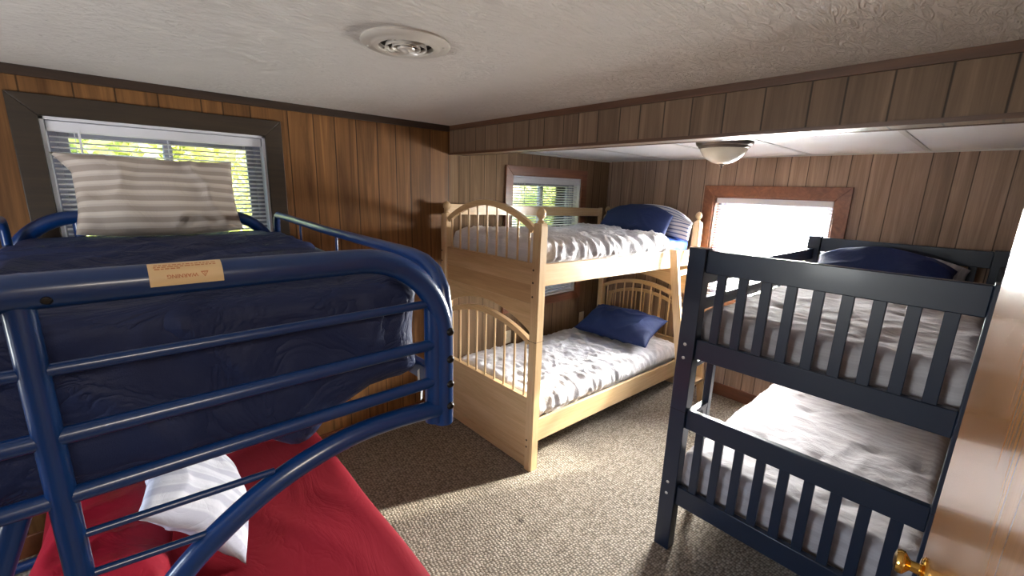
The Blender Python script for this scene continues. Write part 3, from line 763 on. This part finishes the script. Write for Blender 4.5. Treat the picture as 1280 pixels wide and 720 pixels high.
# upper mattress under a navy sheet
def d_navy(p, n):
    top = max(n.z, 0); side = 1 - abs(n.z)
    d1 = Vector((p.x + .45 * p.y, p.y - .45 * p.x, p.z))
    a = (ridge(d1, (1.6, 6, 3), 1.3, .25, (2, 2, 2)) * .020 + ridge(d1, (4, 13, 3), 5.3, .12, (4, 4, 4)) * .006) * top * min(1.0, max(.12, (2.33 - p.y) / .15))
    a += (ridge((p.x + .5 * p.z, p.y, p.z), (6.0, 3.0, 1.5), 8.3, .2, (3, 3, 3)) * .018 + ridge((p.x - .6 * p.z, p.y, p.z), (3.0, 3.0, 5.0), 2.3, .2, (3, 3, 3)) * .006) * side
    if n.z < -.5: a = 0
    return n * a
bm = BM(); soft_box(bm, BL + .040, .566, 1.008, 2.512, 1.19, 1.458, .040, .018, d_navy)
for v in bm.verts:
    c = v.co; rim = not (BL + .085 < c.x < .521 and 1.055 < c.y < 2.465)
    if c.z < 1.235 and not rim: c.z = max(c.z, 1.186)
    elif c.z < 1.30:                                      # sheet hem hangs unevenly
        k = (1.30 - c.z) / .11
        hang = .068 + nz(c, (3.5, 3.5, 0), 4.0) * .030 + nz(c, (15, 15, 0), 9.0) * .008
        if c.x > .30 and c.y < 1.2: hang -= .075 * min(1, (c.x - .30) / .14)
        if c.y < 1.2: hang += .045 * math.exp(-((c.x - .26) / .05) ** 2)
        if c.x > .5 and c.y > 1.06: hang = .02
        c.z -= k * hang
    c.x = max(BL + .028, min(.577, c.x))
mt = finish('mattress', bm, 'navy_sheet', None, smooth=180)
tag(mt, 'mattress under a rumpled navy sheet on top of the blue metal bunk', 'mattress')
bm = BM()
pts = [(.566, .998, 1.200), (.562, .990, 1.168), (.568, .986, 1.140), (.569, .99, 1.112)]
for a, b in zip(pts, pts[1:]):
    A = Vector(a); B_ = Vector(b); bm.faces.new([bm.verts.new(q) for q in (A, B_, B_ + Vector((.008, .004, .002)), A + Vector((.008, .004, .002)))])
tp = finish('tape_tag', bm, 'white_tape', mt); tp.modifiers.new('solid', 'SOLIDIFY').thickness = .001

def lean(ax_w, ax_h):
    w_ = Vector(ax_w).normalized(); h_ = Vector(ax_h); h_ = (h_ - w_ * h_.dot(w_)).normalized(); n_ = w_.cross(h_)
    return Matrix((w_, h_, n_)).transposed()
def flap_beige(u, v, x, y, z):
    # upper left corner flops outwards, lower right a little wider
    if v > .55 and u < -.6: x -= .045 * ((v - .55) / .45) * ((-u - .6) / .4); y += .004
    if v < 0: y = y / (1 - .035 * 1.4 * (1 - u * u)) + .018 * v * (1 - u * u)
    if v < -.4: x *= 1 + .05 * (-v - .4)
    return x, y, z
pil = pillow('pillow', 'beige striped pillow propped against the window on the blue metal bunk', 'beige_stripe', (.155, 2.400, 1.592), lean((1, -.02, .0), (0, .26, 1)), .545, .315, .15, 3.1, .035, .024, 0, flap_beige, pw=.48)

rest(pil, [mt], (0, 0, 1), most=.045); rest(pil, [o for o in bpy.data.objects if o.parent and o.parent.name == 'bunk_bed' and o.type == 'MESH'], (0, -1, .0))

# lower bed: crimson sheet
def d_red(p, n):
    v = n * (ridge(p, (5, 1.6, 2), 3.7, .2, (2, 2, 2)) * .006 + nz(p, (5, 3, 4), 6.1) * .006)
    if n.z < -.5: v *= 0
    if p.z < .40 and abs(n.x) > .3: v.x += (.40 - p.z) * .10 * (1 if p.x > 0 else -1)
    return v
bm = BM(); soft_box(bm, -.345, .625, .972, 2.36, .212, .485, .06, .025, d_red)
red = tag(finish('mattress', bm, 'red_sheet', None, smooth=180), 'low mattress under a crimson sheet beneath the blue metal bunk', 'mattress')
def flap_white(u, v, x, y, z):
    return x, y, z - .04 * u * u
pr_ = pillow('pillow', 'crimson pillow behind the white striped one on the lower bed', 'red_pillow', (-.150, 1.60, .575), lean((.12, .95, .0), (-.95, .12, .16)), .70, .34, .17, 2.4, .07, .016)
rest(pr_, [red], (0, 0, 1))
pw_ = pillow('pillow', 'white striped pillow lying on the crimson lower bed', 'white_stripe', (.095, 1.745, .650), lean((.02, .99, .02), (-.60, .20, .75)), .66, .38, .13, 7.7, .07, .014, 0, flap_white)
rest(pw_, [red], (0, 0, 1)); rest(pw_, [pr_], (.8, 0, .35))

# ------------------------------------------------------------------ blond wooden bunk
FX0, FX1 = 1.688, 1.738            # footboard posts
HX0, HX1 = 3.585, 3.635
YN0, YN1, YB0, YB1 = 1.630, 1.692, 2.548, 2.610
DZ = -.045
t = thing('bunk_bed', 'blond maple wooden bunk bed with arched spindle ends in the alcove corner', 'bunk bed', (2.66, 2.12, 0))
def post(x0, x1, y0, y1, ztop, zb):
    cx, cyy = (x0 + x1) / 2 + .008, (y0 + y1) / 2; hw = (y1 - y0) / 2; hx = (x1 - x0) / 2 + .010
    bm = BM()
    # chamfered post with rounded shoulders
    ch = .010
    sect = [(-hx + ch, -hw), (hx - ch, -hw), (hx, -hw + ch), (hx, hw - ch), (hx - ch, hw), (-hx + ch, hw), (-hx, hw - ch), (-hx, -hw + ch)]
    levels = [(0, 1), (ztop - .03, 1), (ztop - .012, .95), (ztop - .003, .84), (ztop, .66)]
    rings = [[bm.verts.new((cx + a * s, cyy + b * s, z)) for a, b in sect] for z, s in levels]
    for A, B_ in zip(rings, rings[1:]):
        for k in range(8): bm.faces.new((A[k], A[(k + 1) % 8], B_[(k + 1) % 8], B_[k]))
    bm.faces.new(rings[0]); bm.faces.new(rings[-1])
    p_ = finish('post', bm, 'blond_z', t, smooth=35)
    h = zb - ztop
    bm = BM(); lathe(bm, [(0, -.004), (.020, -.002), (.021, .004), (.014, .012), (.0125, .020), (.017, .026), (.0255, .036), (.0275, .048), (.0245, .062), (.016, .074), (.006, .081), (0, .082)], (cx, cyy, ztop), seg=24)
    f = finish('finial', bm, 'blond_z', t, smooth=50)
    bm = BM(); box(bm, cx - hx - .0006, cx + hx + .0006, cyy - hw - .0006, cyy + hw + .0006, .841, .8435); finish('joint_line', bm, 'bolt_hole', p_)
    return p_
def end_board(x0, x1, dz, head):
    yc = (YN1 + YB0) / 2; half = (YB0 - YN1) / 2
    pn = post(x0, x1, YN0, YN1, 1.525 + dz, 1.61 + dz); pf = post(x0, x1, YB0, YB1, 1.525 + dz, 1.61 + dz)
    for p_, yy in ((pn, (YN0 + YN1) / 2 + .008), (pf, (YB0 + YB1) / 2 + .012)):
        if not head:
            for z in (1.262, 1.190, 1.108, .205, .160):
                bm = BM(); lathe(bm, [(0, -.0015), (.0062, -.001), (.0065, .004), (0, .004)], (x0 - .0025, yy, z), 'x', 12); finish('bolt', bm, 'bolt_hole', p_, smooth=50)
    def rise(y, zmid, zend): s = (y - yc) / half; return zend + (zmid - zend) * max(0.0, cos(s * pi / 2)) ** .8
    def arch(zmid, zend, th, d0, d1, name):
        ys = [yc - half + 2 * half * i / 36 for i in range(37)]
        outer = [(y, rise(y, zmid, zend)) for y in ys]; inner = []
        for i, (y, z) in enumerate(outer):
            a = outer[max(i - 1, 0)]; b = outer[min(i + 1, 36)]; tx, tz = b[0] - a[0], b[1] - a[1]; l = math.hypot(tx, tz)
            inner.append((min(max(y + tz / l * th, yc - half), yc + half), z - tx / l * th))
        bm = BM(); prism(bm, outer + inner[::-1], 'x', d0, d1); return finish(name, bm, 'blond_y', t, smooth=30, bevel=.003)
    xm = (x0 + x1) / 2
    arch(1.632 + dz, 1.492 + dz, .034, xm - .012, xm + .014, 'top_arch')
    # upper panel: two boards over a third with an arched underside
    xa, xb = xm - .011, xm + .011
    finish('panel_board', box(BM(), xa, xb, YN1, YB0, 1.170 + dz, 1.295 + dz), 'blond_y', t, bevel=.002)
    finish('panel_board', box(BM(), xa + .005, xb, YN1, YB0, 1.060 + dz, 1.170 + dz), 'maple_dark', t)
    cut = [(y, rise(y, 1.004 + dz, .885 + dz)) for y in [yc - half + 2 * half * i / 36 for i in range(37)]]
    bm = BM(); prism(bm, [(YN1, 1.060 + dz)] + cut + [(YB0, 1.060 + dz)], 'x', xa, xb); finish('arched_board', bm, 'blond_y', t, smooth=30)
    arch(.944 + dz, .836 + dz, .034, xm - .014, xm + .016, 'lower_arch')
    zl = .472 + dz * 1.0
    finish('lower_panel', box(BM(), xa, xb, YN1, YB0, .07, zl - .012), 'blond_y', t)
    finish('ledge', box(BM(), xm - .013, xm + .021, YN1, YB0, zl - .014, zl), 'blond_y', t, bevel=.002)
    finish('bottom_strip', box(BM(), xm - .017, xb, YN1, YB0, .006, .072), 'blond_y', t, bevel=.003)
    for k in range(9):
        y = 1.738 + k * (2.502 - 1.738) / 8 - .0 * k
        s = (y - yc) / half
        bm = BM(); tube(bm, [(xm, y, 1.285 + dz), (xm, y, rise(y, 1.632 + dz, 1.492 + dz) - .022)], .0068, 12); finish('spindle', bm, 'blond_z', t, smooth=60)
        bm = BM(); tube(bm, [(xm + .002, y, zl - .008), (xm + .002, y, rise(y, .944 + dz, .836 + dz) - .022)], .0068, 12); finish('spindle', bm, 'blond_z', t, smooth=60)
end_board(FX0, FX1, 0, False); end_board(HX0, HX1, DZ, True)
xr0, xr1 = FX1 + .012, HX0 - .002
for ya, yb in ((1.648, 1.670), (2.570, 2.592)):
    finish('side_rail', box(BM(), xr0, xr1, ya, yb, 1.165, 1.294, DZ), 'blond', t, bevel=.003)
    finish('side_rail', box(BM(), xr0, xr1, ya, yb, .178, .323, DZ * 1.2), 'blond', t, bevel=.003)
gr = finish('guard_rail', box(BM(), FX1 - .02, 3.52, 2.592, 2.614, 1.512, 1.588, DZ), 'blond', t, bevel=.003)
finish('guard_post', box(BM(), 3.505, 3.545, 2.590, 2.616, 1.20, 1.548), 'blond_z', t, bevel=.003)
for k in range(9):
    x = 1.85 + k * .205
    for z in (1.185, .215): finish('bed_slat', box(BM(), x, x + .07, 1.670, 2.570, z + DZ * (x - 1.75) / 1.9, z + .016 + DZ * (x - 1.75) / 1.9), 'blond_y', t)
# spare arched spindle panel behind the headboard
bm = BM(); yc, half = 2.12, .40
ys = [yc - half + 2 * half * i / 30 for i in range(31)]
o_ = [(y, .70 + .105 * max(0.0, cos((y - yc) / half * pi / 2)) ** .8) for y in ys]; i_ = [(y, z - .03) for y, z in o_]
prism(bm, o_ + i_[::-1], 'x', 3.655, 3.675); finish('rear_arch', bm, 'blond_y', t, smooth=30)
for k in range(9):
    y = yc - half + .05 + k * (2 * half - .10) / 8; bm = BM(); tube(bm, [(3.665, y, .33), (3.665, y, .70 + .105 * max(0.0, cos((y - yc) / half * pi / 2)) ** .8 - .02)], .0065, 10); finish('rear_spindle', bm, 'blond_z', t, smooth=60)
finish('rear_rail', box(BM(), 3.655, 3.675, yc - half, yc + half, .27, .34), 'blond_y', t)
for y in (yc - half, yc + half - .03): finish('rear_leg', box(BM(), 3.655, 3.675, y, y + .03, 0, .71), 'blond_z', t)

# ladder leaning on the near side of the blond bunk
t = thing('bunk_ladder', 'blond wooden ladder hooked on the near rail of the maple bunk', 'ladder', (3.30, 1.42, 0))
for x in (3.135, 3.465):
    bm = BM(); A = Vector((x, 1.602, 1.285)); B_ = Vector((x, 1.375, 0)); hx = .0135
    vs = []
    for P_, dy in ((B_, 0), (A, 0)):
        for sx, sy_ in ((-hx, -.032), (hx, -.032), (hx, .032), (-hx, .032)): vs.append(bm.verts.new(P_ + Vector((sx, sy_, 0))))
    for f in ((0, 1, 2, 3), (4, 5, 6, 7), (0, 1, 5, 4), (1, 2, 6, 5), (2, 3, 7, 6), (3, 0, 4, 7)): bm.faces.new([vs[i] for i in f])
    finish('stile', bm, 'blond_z', t, bevel=.003)
for z in (.20, .50, .80, 1.10):
    y = 1.375 + (1.602 - 1.375) * z / 1.285
    finish('rung', box(BM(), 3.1485, 3.4515, y - .030, y + .030, z - .012, z + .012), 'blond', t, bevel=.003)

# mattresses and bedding on the blond bunk
flat = lambda p, n: Vector((0, 0, 0))
def tilt(p, k): return Vector((0, 0, k * (p.x - 1.75) / 1.85))
bm = BM(); soft_box(bm, 1.800, 3.565, 1.696, 2.545, 1.216, 1.372, .03, .03, lambda p, n: n * (n.z > -.5) * (ridge(p, (9, 3, 3), 4.4, .1) * .008 + nz(p, (7, 7, 7)) * .002) + tilt(p, DZ))
royal = tag(finish('mattress', bm, 'royal_sheet', None, smooth=180), 'mattress with a bright blue sheet on top of the maple bunk', 'mattress')
bm = BM(); soft_box(bm, 1.79, 3.545, 1.70, 2.54, .243, .375, .03, .04, lambda p, n: n * nz(p, (7, 7, 7)) * .002 + tilt(p, DZ))
tag(finish('mattress', bm, 'ticking', None, smooth=180), 'mattress hidden under the white comforter at the bottom of the maple bunk', 'mattress')
def d_comf(seed, amp):
    def f(p, n):
        side = max(0, 1 - abs(n.z)); e = min(1.0, max(0.0, (2.15 - p.y) / .5))      # folds gather towards the near side
        q = Vector((p.x + .35 * (p.y - 1.7), p.y, p.z))
        a = ridge(q, (13, 2.2, 3.0), seed, .14, (4, 4, 4)) * amp * (.35 + .65 * e) + ridge(q, (27, 5, 6), seed + 3, .08, (6, 6, 6)) * amp * .55 * (.4 + .6 * e) + ridge((p.x - .5 * p.y, p.y, p.z), (15, 7, 6), seed + 6, .1, (6, 6, 6)) * amp * .4 + nz(p, (3.0, 3.0, 2), seed) * .014 * max(n.z, 0) + ridge(p, (5, 5, 2), seed + 9, .2, (3, 3, 3)) * amp * .5
        return n * a + tilt(p, DZ) + Vector((0, 0, max(n.z, 0) * .028 * (1 - ((p.y - 2.12) / .5) ** 2)))
    return f
bm = BM(); soft_box(bm, 1.762, 3.18, 1.673, 2.566, 1.262, 1.402, .05, .0125, d_comf(2.0, .020), bottom=False)
def keep(bm, x0, x1, y0, y1, ztop):
    for v in bm.verts:
        c = v.co; c.x = min(max(c.x, x0), x1)
        if c.z < ztop - .025 * (c.x - 1.75): c.y = min(max(c.y, y0), y1)
        else: c.y = min(c.y, y1 + .02)
for v in bm.verts:
    c = v.co
    if c.x > 3.02 and c.y > 2.1: c.z += .02 * min(1, (c.x - 3.02) / .1)
    if c.x > 3.08 and 1.68 < c.y < 2.56: c.z = max(c.z, 1.390 + DZ * (c.x - 1.75) / 1.85)
keep(bm, 1.760, 3.578, 1.674, 2.566, 1.312)
comf_up = finish('comforter', bm, 'white_comforter', None, smooth=180); tag(comf_up, 'rumpled white comforter on the upper mattress of the maple bunk', 'comforter')
bm = BM(); soft_box(bm, 1.762, 3.560, 1.673, 2.566, .322, .428, .05, .0125, d_comf(11.0, .019), bottom=False)
keep(bm, 1.760, 3.578, 1.674, 2.566, .342)
comf_low = finish('comforter', bm, 'white_comforter', None, smooth=180); tag(comf_low, 'sunlit wrinkled white comforter on the lower mattress of the maple bunk', 'comforter')
def dome(k, lo=.02):
    def f(u, v, x, y, z):
        if v > 0: y -= k * v * abs(u) ** 2.4
        return x, y, z - lo * u * u
    return f
ends = [o for o in bpy.data.objects if o.parent and o.parent.name == 'bunk_bed.001' and o.type == 'MESH' and wl(o).x > 3.5]
pb = pillow('pillow', 'white pillow with blue stripes behind the navy one on the top maple bunk', 'plaid', (3.455, 2.0, 1.455), lean((0.0, -1, -.05), (.34, 0, .85)), .74, .28, .13, 9.2, .03, .008, 0, dome(.13))
rest(pb, [royal, comf_up], (0, 0, 1), most=.06); rest(pb, ends, (-1, 0, 0))
pa = pillow('pillow', 'navy pillow in front of a blue-striped one on the top maple bunk', 'navy_pillow', (3.335, 2.07, 1.452), lean((0.05, -1, -.02), (.55, 0, .68)), .64, .30, .14, 5.5, .03, .008, 0, dome(.08))
rest(pa, [royal, comf_up], (0, 0, 1), most=.06); rest(pa, [pb], (-1, 0, 0.1)); rest(pa, [royal, comf_up], (0, 0, 1), .002)
pc = pillow('pillow', 'navy pillow on the bottom maple bunk against the spindles', 'navy_pillow', (3.20, 2.06, .502), lean((.10, -1, -.01), (.9, .05, .30)), .70, .44, .16, 6.6, .06, .016)
rest(pc, ends, (-1, 0, 0)); rest(pc, [comf_low], (0, 0, 1))

# ------------------------------------------------------------------ navy wooden bunk
t = thing('bunk_bed', 'navy painted wooden bunk bed with slatted ends beside the door', 'bunk bed', (2.7, .37, 0))
PX0, PX1, PH0, PH1 = 1.790, 1.850, 3.575, 3.630
NL0, NL1, NR0, NR1 = .772, .846, -.110, -.036
def navy_end(x0, x1, dz, head):
    for y0, y1 in ((NL0, NL1), (NR0, NR1)):
        p_ = finish('post', box(BM(), x0, x1, y0, y1, 0, 1.482 + dz), 'navy_wood', t, bevel=.003)
        finish('joint_line', box(BM(), x0 - .0006, x1 + .0006, y0 - .0006, y1 + .0006, .7375, .7395), 'bolt_black', p_)
        if not head:
            for z in (1.055, .992, .36, .30):
                yy = (y0 + y1) / 2 + .004; bm = BM(); lathe(bm, [(0, -.003), (.005, -.0025), (.0075, -.0005), (.0075, .003), (0, .003)], (x0, yy, z), 'x', 14); finish('bolt', bm, 'steel', p_, smooth=40)
    xa, xb = x0 + .016, x1 - .016
    for z0, z1 in ((1.380, 1.475), (.995, 1.085), (.655, .748), (.255, .350)):
        finish('end_rail', box(BM(), xa, xb, NR1, NL0, z0 + dz, z1 + dz), 'navy_wood', t, bevel=.003)
    pitch_ = (NL0 - NR1 + .036) / 10.0 + .0
    n = 9; gap = (NL0 - NR1 - n * .036) / (n + 1)
    for k in range(n):
        y = NR1 + gap + k * (.036 + gap)
        for z0, z1 in ((1.085, 1.380), (.350, .655)): finish('slat', box(BM(), xa + .006, xb - .006, y, y + .036, z0 + dz - .004, z1 + dz + .004), 'navy_wood', t, bevel=.002)
navy_end(PX0, PX1, 0, False); navy_end(PH0, PH1, -.036, True)
for y0, y1 in ((.806, .832), (-.096, -.070)):
    finish('side_rail', box(BM(), PX1, PH0, y0, y1, 1.010, 1.130, -.03), 'navy_wood', t, bevel=.003)
    finish('side_rail', box(BM(), PX1, PH0, y0, y1, .235, .345, -.02), 'navy_wood', t, bevel=.003)
    finish('guard_rail', box(BM(), PX1, PH0, y0, y1, 1.195, 1.250, -.03), 'navy_wood', t, bevel=.003)
    finish('guard_rail', box(BM(), PX1, PH0, y0, y1, 1.315, 1.390, -.03), 'navy_wood', t, bevel=.003)
    for x in (2.45, 3.05): finish('guard_post', box(BM(), x, x + .05, y0 + (.02 if y0 > 0 else -.012), y1 + (.012 if y0 > 0 else -.02), 1.05, 1.375), 'navy_wood', t, bevel=.002)
finish('ladder_stile', box(BM(), 2.135, 2.175, .812, .846, 0, 1.16), 'navy_wood', t, bevel=.003)
for z in (.36, .66, .93): finish('ladder_rung', box(BM(), PX1, 2.135, .812, .846, z - .022, z), 'navy_wood', t, bevel=.003)
bm = BM(); prism(bm, [(2.135, .638), (2.135, .560), (2.122, .575), (2.100, .612), (2.085, .638)], 'y', .815, .838); finish('rung_bracket', bm, 'navy_wood', t)
for k in range(9):
    x = 1.93 + k * .19
    for z in (1.020, .245): finish('bed_slat', box(BM(), x, x + .06, -.070, .806, z - .02, z - .004), 'navy_wood', t)
def d_m(seed): return lambda p, n: n * nz(p, (6, 6, 6), seed) * .003
bm = BM(); soft_box(bm, 1.905, 3.540, -.040, .775, 1.024, 1.130, .03, .04, d_m(1)); tag(finish('mattress', bm, 'ticking', None, smooth=180), 'mattress under the striped quilt on top of the navy bunk', 'mattress')
bm = BM(); soft_box(bm, 1.905, 3.540, -.040, .775, .252, .428, .03, .04, d_m(2)); tag(finish('mattress', bm, 'ticking', None, smooth=180), 'mattress under the striped quilt on the bottom navy bunk', 'mattress')
def clampbox(bm, x0, x1, y0, y1):
    for v in bm.verts: v.co.x = min(max(v.co.x, x0), x1); v.co.y = min(max(v.co.y, y0), y1)
def d_quilt(seed, amp):
    tufts = [(2.35, .35), (2.62, .18), (2.30, .60), (2.85, .52), (3.1, .20), (2.60, -.0), (2.05, .20)]
    def f(p, n):
        a = ridge(p, (4, 7, 3), seed, .2, (3, 3, 3)) * amp * .6 + nz(p, (4, 4, 3), seed) * amp * .7 + ridge(p, (12, 8, 6), seed + 4, .1, (5, 5, 5)) * amp * .35
        if n.z > .5:
            for tx, ty in tufts:
                d2 = (p.x - tx) ** 2 + (p.y - ty) ** 2
                if d2 < .03: a -= .016 * math.exp(-d2 / .0012) + .008 * math.exp(-d2 / .008)
        return n * a + Vector((0, 0, -.02 * (p.x - 1.88) / 1.7))
    return f
bm = BM(); soft_box(bm, 1.876, 3.565, -.064, .800, 1.040, 1.198, .045, .016, d_quilt(3.0, .014), bottom=False); clampbox(bm, 1.856, 3.570, -.066, .802); qu = tag(finish('quilt', bm, 'quilt', None, smooth=180), 'grey striped quilt on the upper mattress of the navy bunk', 'quilt')
bm = BM(); soft_box(bm, 1.868, 3.565, -.064, .800, .300, .500, .05, .016, d_quilt(13.0, .012), bottom=False); clampbox(bm, 1.856, 3.570, -.066, .802); tag(finish('quilt', bm, 'quilt', None, smooth=180), 'pale striped tufted quilt on the lower mattress of the navy bunk', 'quilt')
ends = [o for o in bpy.data.objects if o.parent and o.parent.name == 'bunk_bed.002' and o.type == 'MESH' and wl(o).x > 3.5]
pe = pillow('pillow', 'pale striped pillow peeping out behind the navy pillow of the navy bunk', 'white_stripe', (3.475, .315, 1.235), lean((0, -1, -.04), (.22, 0, .9)), .56, .20, .10, 8.4, .04, .010, 0, dome(.05))
rest(pe, [qu], (0, 0, 1)); rest(pe, ends, (-1, 0, 0))
pd = pillow('pillow', 'navy pillow leaning on the headboard of the navy bunk', 'navy_pillow', (3.33, .40, 1.262), lean((0, -1, -.02), (.70, 0, .50)), .64, .32, .15, 4.2, .03, .008, 0, dome(.09))
rest(pd, [qu], (0, 0, 1)); rest(pd, [pe], (-1, 0, 0)); rest(pd, [qu], (0, 0, 1), .002)

# ------------------------------------------------------------------ outside
bm = BM(); box(bm, -20, 30, 2.9, 40, -.7, -.5); o = struct('ground_garden', bm, 'grass')
def tree(label, x, y, zc, rad, n, leaf, hz=1.0, seed=1):
    rnd = random.Random(seed)
    t = thing('tree', label, 'tree', (x, y, -.5))
    bm = BM(); tube(bm, smoothpts([(x, y, -.5), (x + .04, y, .3), (x - .03, y + .02, zc * .7), (x, y, zc + .3 * rad)], 4), [.09 - .0045 * i for i in range(13)], 10); finish('trunk', bm, 'bark', t, smooth=60)
    bm = BM()
    for i in range(n):
        d = Vector((rnd.gauss(0, 1), rnd.gauss(0, 1), rnd.gauss(0, 1))).normalized()
        lump = 0.75 + .35 * noise.noise(d * 2.2 + Vector((seed, 0, 0)))
        p = Vector((x, y, zc)) + Vector((d.x * rad, d.y * rad, d.z * rad * hz)) * lump * (rnd.random() ** .35)
        if p.y < 3.15: continue
        a = Vector((rnd.uniform(-1, 1), rnd.uniform(-1, 1), rnd.uniform(-1, 1))).normalized(); b = a.cross(Vector((rnd.uniform(-1, 1), rnd.uniform(-1, 1), rnd.uniform(-1, 1)))).normalized()
        s = leaf * rnd.uniform(.6, 1.3)
        bm.faces.new([bm.verts.new(q) for q in (p - a * s, p + b * s * .45, p + a * s, p - b * s * .45)])
    finish('foliage', bm, 'leaf', t)
tree('leafy yellow-green tree filling the dark-framed window', .35, 6.6, 2.1, 1.75, 9000, .085, 1.0, 3)
tree('second leafy tree seen at the right of the dark-framed window', 2.2, 8.4, 2.0, 1.6, 5000, .095, 1.0, 5)
tree('yellow-green bush outside the tall alcove window', 7.4, 6.8, 1.2, 1.05, 4200, .08, 1.1, 8)
t = thing('shed', 'white garden shed with a pale roof beyond the trees', 'shed', (2.6, 10.5, -.5))
finish('shed_wall', box(BM(), 1.2, 4.4, 10.2, 12.5, -.5, .75), 'siding', t)
bm = BM(); prism(bm, [(1.0, .72), (2.8, 1.55), (4.6, .72), (4.6, .66), (1.0, .66)], 'y', 10.05, 12.65); finish('shed_roof', bm, 'roofing', t)
